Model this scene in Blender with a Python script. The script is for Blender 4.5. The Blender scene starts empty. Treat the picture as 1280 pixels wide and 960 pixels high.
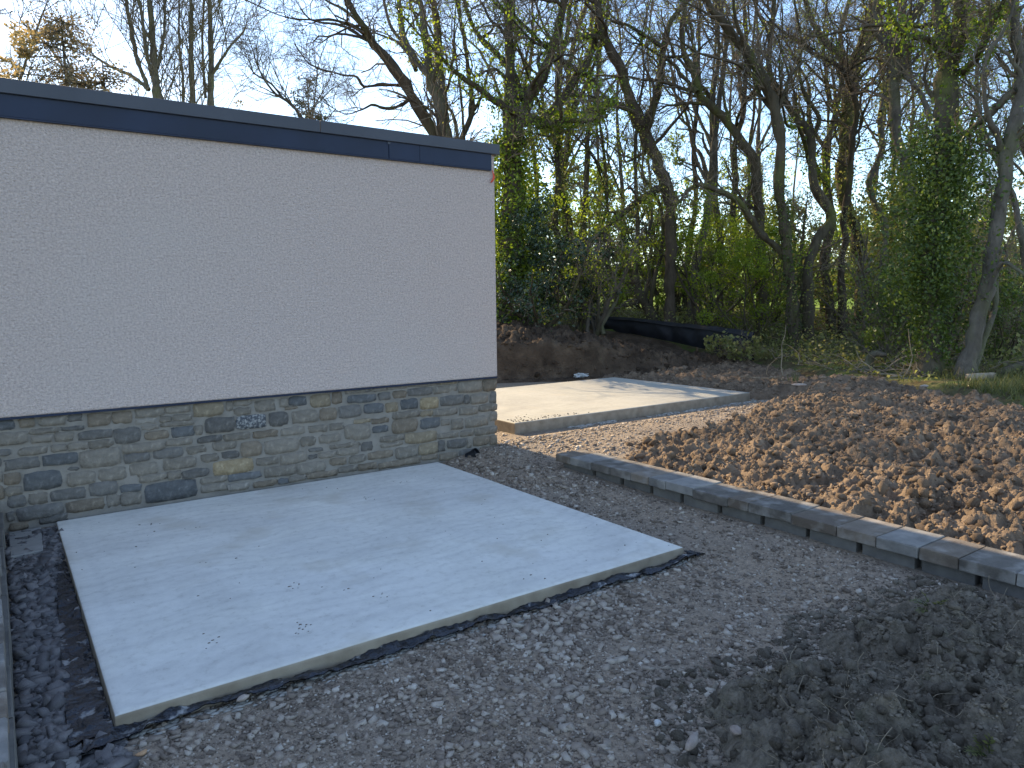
import bpy, bmesh, math
import numpy as np
from mathutils import Matrix, Vector

rng = np.random.default_rng(7)
scene = bpy.context.scene
COL = scene.collection
R = math.radians

# ------------------------------------------------------------------ camera
CAM = np.array([0.0, 0.0, 1.6])
FPX = 915.615
FW = np.array([0.572383, 0.8120905, -0.11351968])
RT = np.array([0.81649596, -0.57721843, -0.01237847])
UP = np.array([0.07557809, 0.08560314, 0.99345863])
cam_data = bpy.data.cameras.new("camera")
cam_data.sensor_width = 36.0
cam_data.lens = FPX / 1280 * 36.0
cam_data.clip_start = 0.05
cam_data.clip_end = 3000
cam = bpy.data.objects.new("camera", cam_data)
COL.objects.link(cam)
cam.matrix_world = Matrix(((RT[0], UP[0], -FW[0], CAM[0]), (RT[1], UP[1], -FW[1], CAM[1]),
                           (RT[2], UP[2], -FW[2], CAM[2]), (0, 0, 0, 1)))
scene.camera = cam

# ------------------------------------------------------------------ sky, sun, exposure
SUN_EL, SUN_AZ = R(27.5), R(-1.5)
world = bpy.data.worlds.new("World")
scene.world = world
world.use_nodes = True
wn, wl = world.node_tree.nodes, world.node_tree.links
wn.clear()
w_out = wn.new("ShaderNodeOutputWorld")
w_bg = wn.new("ShaderNodeBackground")
w_bg.inputs["Strength"].default_value = 0.15
sky = wn.new("ShaderNodeTexSky")
sky.sky_type = 'NISHITA'
sky.sun_disc = False
sky.sun_elevation = SUN_EL
sky.sun_rotation = SUN_AZ
sky.air_density = 1.0
sky.dust_density = 0.15
sky.ozone_density = 2.2
w_tc = wn.new("ShaderNodeTexCoord")
w_map = wn.new("ShaderNodeMapping")
w_map.inputs["Scale"].default_value = (1.0, 1.6, 4.0)
w_noise = wn.new("ShaderNodeTexNoise")
w_noise.inputs["Scale"].default_value = 1.7
w_noise.inputs["Detail"].default_value = 7.0
w_noise.inputs["Roughness"].default_value = 0.58
w_ramp = wn.new("ShaderNodeValToRGB")
w_ramp.color_ramp.elements[0].position = 0.48
w_ramp.color_ramp.elements[1].position = 0.72
w_ramp.color_ramp.elements[1].color = (0.75, 0.75, 0.75, 1)
w_mix = wn.new("ShaderNodeMixRGB")
w_mix.inputs["Color2"].default_value = (3.7, 4.1, 4.7, 1)
wl.new(w_tc.outputs["Generated"], w_map.inputs["Vector"])
wl.new(w_map.outputs["Vector"], w_noise.inputs["Vector"])
wl.new(w_noise.outputs["Fac"], w_ramp.inputs["Fac"])
wl.new(w_ramp.outputs["Color"], w_mix.inputs["Fac"])
wl.new(sky.outputs["Color"], w_mix.inputs["Color1"])
wl.new(w_mix.outputs["Color"], w_bg.inputs["Color"])
wl.new(w_bg.outputs["Background"], w_out.inputs["Surface"])

sun_data = bpy.data.lights.new("sun", 'SUN')
sun_data.energy = 4.9
sun_data.angle = R(0.53)
sun_data.color = (1.0, 0.79, 0.50)
sun = bpy.data.objects.new("sun", sun_data)
COL.objects.link(sun)
sdir = Vector((-math.sin(R(1.5)) * math.cos(SUN_EL), math.cos(R(1.5)) * math.cos(SUN_EL), math.sin(SUN_EL)))
sun.rotation_euler = sdir.to_track_quat('Z', 'Y').to_euler()
sun.location = (-2, 20, 30)

scene.view_settings.view_transform = 'Standard'
scene.view_settings.look = 'None'
scene.view_settings.exposure = 1.24
scene.view_settings.gamma = 1.0
scene.view_settings.use_curve_mapping = False
scene.render.engine = 'CYCLES'
scene.cycles.max_bounces = 6
scene.cycles.diffuse_bounces = 3
scene.cycles.transmission_bounces = 3

# ------------------------------------------------------------------ helpers
def px(x, y, d):
    """a point seen at pixel (x, y) of the 1280x960 photograph, d metres ahead"""
    return CAM + (FW + RT * (x - 640) / FPX - UP * (y - 480) / FPX) * d

def project(P):
    d = np.asarray(P) - CAM
    z = d @ FW
    zz = np.where(np.abs(z) < 1e-3, 1e-3, z)
    return 640 + FPX * (d @ RT) / zz, 480 - FPX * (d @ UP) / zz, z

def S(t):
    t = np.clip(t, 0, 1)
    return t * t * (3 - 2 * t)

def _hash(ix, iy, seed):
    h = (ix.astype(np.int64) * 374761393 + iy.astype(np.int64) * 668265263 + seed * 1442695041) & 0xFFFFFFFF
    h = ((h ^ (h >> 13)) * 1274126177) & 0xFFFFFFFF
    h = ((h ^ (h >> 16)) * 2246822519) & 0xFFFFFFFF
    return ((h ^ (h >> 15)) & 0xFFFFFF) / float(0xFFFFFF)

def vn(x, y, seed=0):
    ix, iy = np.floor(x), np.floor(y)
    fx, fy = x - ix, y - iy
    fx, fy = fx * fx * (3 - 2 * fx), fy * fy * (3 - 2 * fy)
    a, b = _hash(ix, iy, seed), _hash(ix + 1, iy, seed)
    c, d = _hash(ix, iy + 1, seed), _hash(ix + 1, iy + 1, seed)
    return (a + (b - a) * fx) * (1 - fy) + (c + (d - c) * fx) * fy

def fbm(x, y, seed=0, octaves=4, gain=0.5):
    s, a, n = 0, 1.0, 0
    for o in range(octaves):
        s = s + a * vn(x * 2 ** o + 17.3 * o, y * 2 ** o - 9.1 * o, seed + o)
        n += a
        a *= gain
    return s / n

def cells(x, y, seed=0):
    """domes on a jittered grid: 1 at a lump's centre, 0 beyond its rim"""
    ix, iy = np.floor(x), np.floor(y)
    best = np.zeros_like(x)
    for dx in (-1, 0, 1):
        for dy in (-1, 0, 1):
            cx, cy = ix + dx, iy + dy
            jx, jy = cx + _hash(cx, cy, seed), cy + _hash(cx, cy, seed + 1)
            rad = 0.35 + 0.55 * _hash(cx, cy, seed + 2)
            q = 1 - ((x - jx) ** 2 + (y - jy) ** 2) / (rad * rad)
            best = np.maximum(best, np.sqrt(np.maximum(q, 0)) * rad)
    return best

def poly_dist(x, y, poly):
    """signed distance to a polygon, positive inside"""
    poly = np.asarray(poly, float)
    n = len(poly)
    d = np.full(x.shape, 1e9)
    inside = np.zeros(x.shape, bool)
    for i in range(n):
        a, b = poly[i], poly[(i + 1) % n]
        e = b - a
        t = np.clip(((x - a[0]) * e[0] + (y - a[1]) * e[1]) / (e @ e), 0, 1)
        d = np.minimum(d, np.hypot(x - a[0] - t * e[0], y - a[1] - t * e[1]))
        cond = (a[1] > y) != (b[1] > y)
        xc = a[0] + (y - a[1]) / (e[1] if abs(e[1]) > 1e-9 else 1e-9) * e[0]
        inside ^= cond & (x < xc)
    return np.where(inside, d, -d)

def line_dist(x, y, pts):
    """distance to a polyline, positive on its left side"""
    pts = np.asarray(pts, float)
    d = np.full(x.shape, 1e9)
    sgn = np.ones(x.shape)
    for i in range(len(pts) - 1):
        a, b = pts[i], pts[i + 1]
        e = b - a
        t = np.clip(((x - a[0]) * e[0] + (y - a[1]) * e[1]) / (e @ e), 0, 1)
        dd = np.hypot(x - a[0] - t * e[0], y - a[1] - t * e[1])
        s = np.where(e[0] * (y - a[1]) - e[1] * (x - a[0]) >= 0, 1.0, -1.0)
        sgn = np.where(dd < d, s, sgn)
        d = np.minimum(d, dd)
    return d * sgn

def make_mesh(name, verts, faces, smooth=False, attr=None):
    """verts (n,3), faces (m,3) or (m,4); attr = per-vertex value stored as 'tint'"""
    verts = np.ascontiguousarray(verts, np.float32)
    faces = np.ascontiguousarray(faces, np.int32)
    me = bpy.data.meshes.new(name)
    k = faces.shape[1]
    me.vertices.add(len(verts))
    me.vertices.foreach_set("co", verts.ravel())
    me.loops.add(faces.size)
    me.loops.foreach_set("vertex_index", faces.ravel())
    me.polygons.add(len(faces))
    me.polygons.foreach_set("loop_start", np.arange(0, faces.size, k, dtype=np.int32))
    me.polygons.foreach_set("loop_total", np.full(len(faces), k, np.int32))
    if smooth:
        me.polygons.foreach_set("use_smooth", np.ones(len(faces), bool))
    me.update(calc_edges=True)
    if attr is not None:
        a = me.attributes.new("tint", 'FLOAT', 'POINT')
        a.data.foreach_set("value", np.ascontiguousarray(attr, np.float32))
    return me

def obj(name, me, mat=None, parent=None, loc=None):
    o = bpy.data.objects.new(name, me)
    COL.objects.link(o)
    if mat is not None and me is not None and not me.materials:
        me.materials.append(mat)
    if parent is not None:
        o.parent = parent
    if loc is not None:
        o.location = loc
    return o

def tag(o, label, cat, group=None):
    o["label"], o["category"] = label, cat
    if group:
        o["group"] = group
    return o

def struct(o):
    o["kind"] = "structure"
    return o

def stuff(o):
    o["kind"] = "stuff"
    return o

def empty(name, loc):
    o = bpy.data.objects.new(name, None)
    COL.objects.link(o)
    o.location = tuple(float(v) for v in loc)
    return o

def shift(me, root):
    """move mesh data so that it keeps its place under a root at root.location"""
    me.transform(Matrix.Translation(-Vector(root.location)))
    return me

def box_mesh(name, x0, x1, y0, y1, z0, z1, bevel=0.0, jit=0.0, cuts=0):
    bm = bmesh.new()
    bmesh.ops.create_cube(bm, size=1.0)
    for v in bm.verts:
        v.co = Vector((x0 + (v.co.x + .5) * (x1 - x0), y0 + (v.co.y + .5) * (y1 - y0), z0 + (v.co.z + .5) * (z1 - z0)))
    if bevel:
        bmesh.ops.bevel(bm, geom=bm.edges[:], offset=bevel, segments=2, affect='EDGES', profile=0.6)
    if jit:
        for v in bm.verts:
            v.co += Vector(rng.normal(0, jit, 3))
    me = bpy.data.meshes.new(name)
    bm.to_mesh(me)
    bm.free()
    return me

# ------------------------------------------------------------------ materials
def new_mat(name):
    m = bpy.data.materials.new(name)
    m.use_nodes = True
    nt = m.node_tree
    b = nt.nodes["Principled BSDF"]
    return m, nt, nt.nodes, nt.links, b

def ramp(nodes, stops):
    r = nodes.new("ShaderNodeValToRGB")
    el = r.color_ramp.elements
    while len(el) < len(stops):
        el.new(0.5)
    for e, (p, c) in zip(el, stops):
        e.position = p
        e.color = (*c, 1)
    return r

def surface(name, stops, scale=4.0, detail=6.0, rough=0.9, bump=0.3, bscale=60.0, bdist=0.01, spec=0.25,
            second=None, tint=0.0, objrand=0.0, stretch=None, metallic=0.0):
    """noise-coloured surface; second = (scale, stops_low, stops_high, colour, amount) blotches"""
    m, nt, N, L, b = new_mat(name)
    tc = N.new("ShaderNodeTexCoord")
    vec = tc.outputs["Object"]
    if stretch:
        mp = N.new("ShaderNodeMapping")
        mp.inputs["Scale"].default_value = stretch
        L.new(vec, mp.inputs["Vector"])
        vec = mp.outputs["Vector"]
    n1 = N.new("ShaderNodeTexNoise")
    n1.inputs["Scale"].default_value = scale
    n1.inputs["Detail"].default_value = detail
    n1.inputs["Roughness"].default_value = 0.6
    L.new(vec, n1.inputs["Vector"])
    fac = n1.outputs["Fac"]
    if tint:
        at = N.new("ShaderNodeAttribute")
        at.attribute_name = "tint"
        mm = N.new("ShaderNodeMath")
        mm.operation = 'MULTIPLY_ADD'
        mm.inputs[1].default_value = tint
        L.new(at.outputs["Fac"], mm.inputs[0])
        L.new(fac, mm.inputs[2])
        fac = mm.outputs[0]
    if objrand:
        oi = N.new("ShaderNodeObjectInfo")
        mm = N.new("ShaderNodeMath")
        mm.operation = 'MULTIPLY_ADD'
        mm.inputs[1].default_value = objrand
        L.new(oi.outputs["Random"], mm.inputs[0])
        m2 = N.new("ShaderNodeMath")
        m2.operation = 'SUBTRACT'
        m2.inputs[1].default_value = objrand / 2
        L.new(fac, m2.inputs[0])
        L.new(m2.outputs[0], mm.inputs[2])
        fac = mm.outputs[0]
    r = ramp(N, stops)
    L.new(fac, r.inputs["Fac"])
    colour = r.outputs["Color"]
    if second:
        sc, lo, hi, colr, amt = second
        n2 = N.new("ShaderNodeTexNoise")
        n2.inputs["Scale"].default_value = sc
        n2.inputs["Detail"].default_value = 5
        L.new(vec, n2.inputs["Vector"])
        r2 = ramp(N, [(lo, (0, 0, 0)), (hi, (amt, amt, amt))])
        L.new(n2.outputs["Fac"], r2.inputs["Fac"])
        mx = N.new("ShaderNodeMixRGB")
        mx.inputs["Color2"].default_value = (*colr, 1)
        L.new(r2.outputs["Color"], mx.inputs["Fac"])
        L.new(colour, mx.inputs["Color1"])
        colour = mx.outputs["Color"]
    L.new(colour, b.inputs["Base Color"])
    b.inputs["Roughness"].default_value = rough
    b.inputs["Metallic"].default_value = metallic
    b.inputs["Specular IOR Level"].default_value = spec
    if bump:
        n3 = N.new("ShaderNodeTexNoise")
        n3.inputs["Scale"].default_value = bscale
        n3.inputs["Detail"].default_value = 4
        L.new(vec, n3.inputs["Vector"])
        bp = N.new("ShaderNodeBump")
        bp.inputs["Strength"].default_value = bump
        bp.inputs["Distance"].default_value = bdist
        L.new(n3.outputs["Fac"], bp.inputs["Height"])
        L.new(bp.outputs["Normal"], b.inputs["Normal"])
    return m

def leaf_mat(name, dark, light, trans=0.4, rough=0.5):
    m, nt, N, L, b = new_mat(name)
    at = N.new("ShaderNodeAttribute")
    at.attribute_name = "tint"
    r = ramp(N, [(0.0, dark), (1.0, light)])
    L.new(at.outputs["Fac"], r.inputs["Fac"])
    L.new(r.outputs["Color"], b.inputs["Base Color"])
    b.inputs["Roughness"].default_value = rough
    b.inputs["Specular IOR Level"].default_value = 0.4
    tr = N.new("ShaderNodeBsdfTranslucent")
    hsv = N.new("ShaderNodeHueSaturation")
    hsv.inputs["Hue"].default_value = 0.485
    hsv.inputs["Saturation"].default_value = 1.15
    hsv.inputs["Value"].default_value = 1.8
    L.new(r.outputs["Color"], hsv.inputs["Color"])
    L.new(hsv.outputs["Color"], tr.inputs["Color"])
    mx = N.new("ShaderNodeMixShader")
    mx.inputs["Fac"].default_value = trans
    L.new(b.outputs["BSDF"], mx.inputs[1])
    L.new(tr.outputs["BSDF"], mx.inputs[2])
    L.new(mx.outputs["Shader"], N["Material Output"].inputs["Surface"])
    return m

M = {}
M['render'] = surface("roughcast_render", [(0.3, (0.42, 0.345, 0.317)), (0.7, (0.65, 0.54, 0.495))], 60, 3, 0.95,
                      0.8, 85, 0.025, 0.1, second=(0.6, 0.5, 0.75, (0.54, 0.49, 0.465), 0.35))
M['mortar'] = surface("lime_mortar", [(0.3, (0.175, 0.16, 0.14)), (0.7, (0.265, 0.243, 0.215))], 9, 6, 0.95, 0.5, 120, 0.006)
M['soil'] = surface("tilled_soil", [(0.3, (0.08, 0.057, 0.040)), (0.7, (0.225, 0.164, 0.114))], 3.0, 8, 1.0, 0.7, 55, 0.02, 0.1,
                    second=(11, 0.5, 0.75, (0.32, 0.24, 0.165), 0.6))
M['clod'] = surface("soil_clods", [(0.25, (0.085, 0.061, 0.043)), (0.8, (0.265, 0.195, 0.137))], 14.0, 6, 1.0, 0.7, 70, 0.012, 0.1, objrand=0.3, tint=0.25)
M['dark_soil'] = surface("dark_topsoil", [(0.32, (0.085, 0.072, 0.054)), (0.7, (0.205, 0.175, 0.138))], 26.0, 8, 1.0, 0.8, 60, 0.02, 0.1,
                         second=(6, 0.55, 0.75, (0.12, 0.12, 0.075), 0.5))
M['dark_clod'] = surface("dark_soil_clods", [(0.15, (0.095, 0.08, 0.062)), (0.8, (0.255, 0.218, 0.174))], 4.0, 6, 1.0, 0.8, 70, 0.014, 0.1, objrand=0.35, tint=0.25)
M['bank'] = surface("cut_earth", [(0.3, (0.042, 0.030, 0.022)), (0.7, (0.115, 0.082, 0.057))], 2.6, 9, 1.0, 0.9, 22, 0.05, 0.1,
                    second=(3.5, 0.52, 0.72, (0.17, 0.125, 0.086), 0.6))
M['gravel'] = surface("crushed_stone_fines", [(0.3, (0.19, 0.15, 0.115)), (0.7, (0.42, 0.333, 0.25))], 38, 8, 0.95, 1.0, 90, 0.02, 0.15,
                      second=(1.6, 0.45, 0.7, (0.25, 0.215, 0.18), 0.6))
M['pebble'] = surface("crushed_stone", [(0.05, (0.145, 0.114, 0.09)), (0.35, (0.26, 0.21, 0.168)), (0.68, (0.38, 0.322, 0.265)), (1.0, (0.56, 0.51, 0.445))],
                      20, 4, 0.85, 0.4, 150, 0.004, 0.25, tint=0.95, objrand=0.6)
M['slate'] = surface("slate_chippings", [(0.05, (0.07, 0.068, 0.07)), (0.5, (0.15, 0.14, 0.14)), (1.0, (0.27, 0.25, 0.24))],
                     14, 4, 0.75, 0.4, 110, 0.004, 0.3, tint=0.6, objrand=0.4)
M['membrane'] = surface("black_polythene", [(0.4, (0.010, 0.012, 0.018)), (0.8, (0.02, 0.023, 0.034))], 12, 4, 0.22, 0.7, 26, 0.03, 0.5,
                        second=(14, 0.60, 0.68, (0.34, 0.34, 0.34), 0.75))
M['silt_fence'] = surface("black_fabric", [(0.4, (0.008, 0.009, 0.012)), (0.8, (0.016, 0.018, 0.024))], 6, 4, 0.55, 0.3, 40, 0.01, 0.3)
M['fascia'] = surface("dark_fascia_metal", [(0.35, (0.007, 0.014, 0.036)), (0.65, (0.012, 0.023, 0.058))], 1.2, 4, 0.45, 0.08, 5, 0.012, 0.28)
M['capping'] = surface("grey_capping_metal", [(0.35, (0.034, 0.040, 0.058)), (0.65, (0.046, 0.053, 0.075))], 1.5, 4, 0.5, 0.05, 8, 0.01, 0.5)
M['roofing'] = surface("roof_membrane", [(0.3, (0.06, 0.06, 0.065)), (0.7, (0.09, 0.09, 0.095))], 3, 4, 0.9, 0.2)
M['tape'] = surface("orange_tape", [(0.3, (0.55, 0.07, 0.04)), (0.7, (0.75, 0.13, 0.07))], 30, 3, 0.6, 0.2)
M['blue'] = surface("blue_plastic", [(0.3, (0.01, 0.04, 0.22)), (0.7, (0.02, 0.08, 0.38))], 30, 3, 0.4, 0.2)
M['white_plastic'] = surface("pale_plastic", [(0.3, (0.35, 0.36, 0.36)), (0.7, (0.62, 0.62, 0.60))], 20, 4, 0.5, 0.4)
M['stone_pale'] = surface("pale_stone", [(0.3, (0.24, 0.19, 0.16)), (0.7, (0.42, 0.36, 0.31))], 15, 6, 0.9, 0.5, 60, 0.01, objrand=0.3)
M['paving'] = surface("grey_paving", [(0.3, (0.20, 0.195, 0.185)), (0.7, (0.29, 0.28, 0.265))], 6, 6, 0.9, 0.3, 90, 0.004)
M['block'] = surface("concrete_block", [(0.3, (0.115, 0.11, 0.102)), (0.7, (0.19, 0.18, 0.165))], 9, 6, 0.95, 0.4, 110, 0.005, objrand=0.15)
M['stake'] = surface("weathered_stake", [(0.3, (0.16, 0.12, 0.08)), (0.7, (0.30, 0.24, 0.17))], 14, 6, 0.9, 0.4, 50, 0.01)
M['crumb'] = surface('spilt_concrete', [(0.3, (0.24, 0.225, 0.20)), (0.7, (0.42, 0.40, 0.365))], 25, 4, 0.9, 0.3)
M['ground'] = None

def concrete(name, k):
    m, nt, N, L, b = new_mat(name)
    tc = N.new("ShaderNodeTexCoord")
    n1 = N.new("ShaderNodeTexNoise"); n1.inputs["Scale"].default_value = 2.1; n1.inputs["Distortion"].default_value = 0.6; n1.inputs["Detail"].default_value = 8; n1.inputs["Roughness"].default_value = 0.62
    n2 = N.new("ShaderNodeTexNoise"); n2.inputs["Scale"].default_value = 130; n2.inputs["Detail"].default_value = 3
    mp = N.new("ShaderNodeMapping"); mp.inputs["Scale"].default_value = (0.8, 7.0, 1.0); mp.inputs["Rotation"].default_value = (0, 0, 0.35)
    n3 = N.new("ShaderNodeTexNoise"); n3.inputs["Scale"].default_value = 1.8; n3.inputs["Detail"].default_value = 6
    for n in (n1, n2):
        L.new(tc.outputs["Object"], n.inputs["Vector"])
    L.new(tc.outputs["Object"], mp.inputs["Vector"]); L.new(mp.outputs["Vector"], n3.inputs["Vector"])
    r1 = ramp(N, [(p_, tuple(a_ * b_ for a_, b_ in zip(c_, k))) for p_, c_ in ((0.30, (0.61, 0.595, 0.552)), (0.48, (0.66, 0.645, 0.60)), (0.68, (0.71, 0.695, 0.65)))])
    n7 = N.new('ShaderNodeTexNoise'); n7.inputs['Scale'].default_value = 22; n7.inputs['Detail'].default_value = 10; n7.inputs['Roughness'].default_value = 0.75
    L.new(tc.outputs['Object'], n7.inputs['Vector'])
    r7 = ramp(N, [(0.33, (0.80, 0.79, 0.775)), (0.45, (0.97, 0.97, 0.965)), (0.62, (1.03, 1.03, 1.03))])
    L.new(n7.outputs['Fac'], r7.inputs['Fac'])
    L.new(n1.outputs["Fac"], r1.inputs["Fac"])
    r3 = ramp(N, [(0.35, (0.94, 0.94, 0.945)), (0.65, (1.0, 1.0, 1.0))])
    L.new(n3.outputs["Fac"], r3.inputs["Fac"])
    mu = N.new("ShaderNodeMixRGB"); mu.blend_type = 'MULTIPLY'; mu.inputs["Fac"].default_value = 1.0
    L.new(r1.outputs["Color"], mu.inputs["Color1"]); L.new(r3.outputs["Color"], mu.inputs["Color2"])
    # small stains
    n4 = N.new("ShaderNodeTexNoise"); n4.inputs["Scale"].default_value = 2.7; n4.inputs["Detail"].default_value = 3
    L.new(tc.outputs["Object"], n4.inputs["Vector"])
    r4 = ramp(N, [(0.57, (0, 0, 0)), (0.70, (0.45, 0.45, 0.45))])
    L.new(n4.outputs["Fac"], r4.inputs["Fac"])
    m4 = N.new("ShaderNodeMixRGB"); m4.inputs["Color2"].default_value = (0.44, 0.40, 0.33, 1)
    n6 = N.new("ShaderNodeTexNoise"); n6.inputs["Scale"].default_value = 0.75; n6.inputs["Detail"].default_value = 4; n6.inputs["Distortion"].default_value = 0.8
    L.new(tc.outputs["Object"], n6.inputs["Vector"])
    r6 = ramp(N, [(0.36, (0.89, 0.89, 0.90)), (0.50, (0.97, 0.97, 0.972)), (0.60, (1.0, 1.0, 0.99)), (0.70, (0.94, 0.94, 0.945))])
    L.new(n6.outputs["Fac"], r6.inputs["Fac"])
    mb = N.new("ShaderNodeMixRGB"); mb.blend_type = 'MULTIPLY'; mb.inputs["Fac"].default_value = 1.0
    L.new(mu.outputs["Color"], mb.inputs["Color1"]); L.new(r6.outputs["Color"], mb.inputs["Color2"])
    ed = N.new("ShaderNodeAttribute"); ed.attribute_name = "tint"
    wv = N.new("ShaderNodeMath"); wv.operation = 'MULTIPLY_ADD'; wv.inputs[1].default_value = 0.05
    L.new(n1.outputs["Fac"], wv.inputs[0]); L.new(ed.outputs["Fac"], wv.inputs[2])
    re_ = ramp(N, [(0.0, (1.0, 0.99, 0.97)), (0.105, (1.0, 1.0, 1.0)), (0.135, (0.955, 0.955, 0.96)), (0.165, (1.0, 1.0, 1.0)), (0.24, (0.97, 0.97, 0.97)), (0.4, (1, 1, 1))])
    L.new(wv.outputs[0], re_.inputs["Fac"])
    me_ = N.new("ShaderNodeMixRGB"); me_.blend_type = 'MULTIPLY'; me_.inputs["Fac"].default_value = 1.0
    mg = N.new('ShaderNodeMixRGB'); mg.blend_type = 'MULTIPLY'; mg.inputs['Fac'].default_value = 1.0
    L.new(mb.outputs['Color'], mg.inputs['Color1']); L.new(r7.outputs['Color'], mg.inputs['Color2'])
    L.new(mg.outputs["Color"], me_.inputs["Color1"]); L.new(re_.outputs["Color"], me_.inputs["Color2"])
    wvt = N.new("ShaderNodeTexWave"); wvt.wave_type = 'RINGS'; wvt.inputs["Scale"].default_value = 2.6; wvt.inputs["Distortion"].default_value = 14; wvt.inputs["Detail"].default_value = 4; wvt.inputs["Detail Scale"].default_value = 0.7
    L.new(tc.outputs["Object"], wvt.inputs["Vector"])
    rw = ramp(N, [(0.0, (0.945, 0.945, 0.95)), (0.25, (1.0, 1.0, 1.0)), (1.0, (1.015, 1.015, 1.015))])
    L.new(wvt.outputs["Color"], rw.inputs["Fac"])
    mw = N.new("ShaderNodeMixRGB"); mw.blend_type = 'MULTIPLY'; mw.inputs["Fac"].default_value = 1.0
    L.new(me_.outputs["Color"], mw.inputs["Color1"]); L.new(rw.outputs["Color"], mw.inputs["Color2"])
    L.new(r4.outputs["Color"], m4.inputs["Fac"]); L.new(mw.outputs["Color"], m4.inputs["Color1"])
    # sides coloured browner and darker than the top
    ge = N.new("ShaderNodeNewGeometry"); sx = N.new("ShaderNodeSeparateXYZ"); L.new(ge.outputs["Normal"], sx.inputs[0])
    rs = ramp(N, [(0.45, (1, 1, 1)), (0.75, (0, 0, 0))]); L.new(sx.outputs["Z"], rs.inputs["Fac"])
    n5 = N.new("ShaderNodeTexNoise"); n5.inputs["Scale"].default_value = 9; n5.inputs["Detail"].default_value = 6
    L.new(tc.outputs["Object"], n5.inputs["Vector"])
    r5 = ramp(N, [(0.3, (0.22, 0.178, 0.128)), (0.7, (0.36, 0.305, 0.23))]); L.new(n5.outputs["Fac"], r5.inputs["Fac"])
    m5 = N.new("ShaderNodeMixRGB"); L.new(rs.outputs["Color"], m5.inputs["Fac"])
    L.new(m4.outputs["Color"], m5.inputs["Color1"]); L.new(r5.outputs["Color"], m5.inputs["Color2"])
    L.new(m5.outputs["Color"], b.inputs["Base Color"])
    b.inputs["Roughness"].default_value = 0.8
    b.inputs["Specular IOR Level"].default_value = 0.25
    ad = N.new("ShaderNodeMath"); ad.operation = 'MULTIPLY_ADD'; ad.inputs[1].default_value = 1.2
    L.new(n3.outputs["Fac"], ad.inputs[0]); L.new(n2.outputs["Fac"], ad.inputs[2])
    bp = N.new("ShaderNodeBump"); bp.inputs["Strength"].default_value = 0.25; bp.inputs["Distance"].default_value = 0.003
    L.new(ad.outputs[0], bp.inputs["Height"]); L.new(bp.outputs["Normal"], b.inputs["Normal"])
    return m
M['concrete'] = concrete('float_finished_concrete', (1, 1, 1))
M['concrete_far'] = concrete('sun_dimmed_concrete', (0.64, 0.625, 0.585))  # darkened copy of the concrete: strong sunlight is compensated in its colour

def stone_mat(name, lo, hi, scale=16, speck=None):
    return surface(name, [(0.3, lo), (0.7, hi)], scale, 7, 0.85, 0.7, 45, 0.012, 0.3,
                   second=speck or (30, 0.58, 0.7, tuple(min(1, c * 1.5) for c in hi), 0.35), objrand=0.25)
M['st_g'] = stone_mat("grey_walling_stone", (0.13, 0.115, 0.096), (0.225, 0.20, 0.168))
M['st_d'] = stone_mat("dark_walling_stone", (0.085, 0.080, 0.075), (0.16, 0.15, 0.138))
M['st_b'] = stone_mat("brown_walling_stone", (0.12, 0.098, 0.075), (0.21, 0.175, 0.135))
M['st_n'] = stone_mat("blue_walling_stone", (0.078, 0.080, 0.083), (0.142, 0.143, 0.144))
M['st_t'] = stone_mat("tan_walling_stone", (0.175, 0.143, 0.10), (0.275, 0.23, 0.165))
M['st_y'] = stone_mat("ochre_walling_stone", (0.235, 0.182, 0.112), (0.37, 0.305, 0.205), 22)
M['st_w'] = stone_mat("pale_walling_stone", (0.20, 0.18, 0.155), (0.30, 0.275, 0.24))
M['st_s'] = stone_mat("speckled_walling_stone", (0.05, 0.055, 0.065), (0.09, 0.095, 0.105), 20, speck=(55, 0.46, 0.60, (0.36, 0.355, 0.34), 0.7))

def coping_mat(name, a, b2):
    return surface(name, [(0.3, a), (0.7, b2)], 9, 8, 0.8, 0.5, 90, 0.006, 0.3, second=(7, 0.50, 0.66, (0.31, 0.29, 0.265), 0.65), objrand=0.3)
COP = [coping_mat("charcoal_coping", (0.085, 0.076, 0.066), (0.175, 0.155, 0.135)),
       coping_mat("brown_coping", (0.115, 0.092, 0.072), (0.215, 0.178, 0.142)),
       coping_mat("grey_coping", (0.135, 0.128, 0.12), (0.24, 0.228, 0.212))]

def bark(name, a, b2, moss=0.5):
    return surface(name, [(0.3, a), (0.7, b2)], 7, 8, 0.95, 0.9, 26, 0.03, 0.15,
                   second=(2.2, 0.5, 0.68, (0.12, 0.135, 0.035), moss), stretch=(1, 1, 0.35))
BARK = [bark("dark_bark", (0.04, 0.031, 0.023), (0.105, 0.084, 0.063), 0.35),
        bark("mossy_bark", (0.05, 0.041, 0.028), (0.125, 0.105, 0.074), 0.75),
        bark("grey_bark", (0.07, 0.06, 0.048), (0.165, 0.143, 0.116), 0.4)]
M['twig'] = surface("twigs", [(0.3, (0.105, 0.082, 0.06)), (0.7, (0.235, 0.19, 0.142))], 5, 4, 0.9, 0)
M['dead'] = surface("dead_wood", [(0.3, (0.17, 0.135, 0.095)), (0.7, (0.33, 0.275, 0.20))], 9, 6, 0.9, 0.5, 40, 0.01)
L_IVY = leaf_mat("ivy_leaves", (0.035, 0.062, 0.017), (0.14, 0.19, 0.04), 0.38, 0.4)
L_IVYLIT = leaf_mat("lit_ivy_leaves", (0.065, 0.115, 0.02), (0.24, 0.31, 0.05), 0.5, 0.45)  # lighter copy of the ivy, sunlit look put into the leaf colour
L_HOLLY = leaf_mat("holly_leaves", (0.018, 0.034, 0.018), (0.055, 0.085, 0.04), 0.1, 0.25)
L_SPRING = leaf_mat("spring_leaves", (0.095, 0.15, 0.022), (0.28, 0.35, 0.06), 0.55, 0.5)
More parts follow.
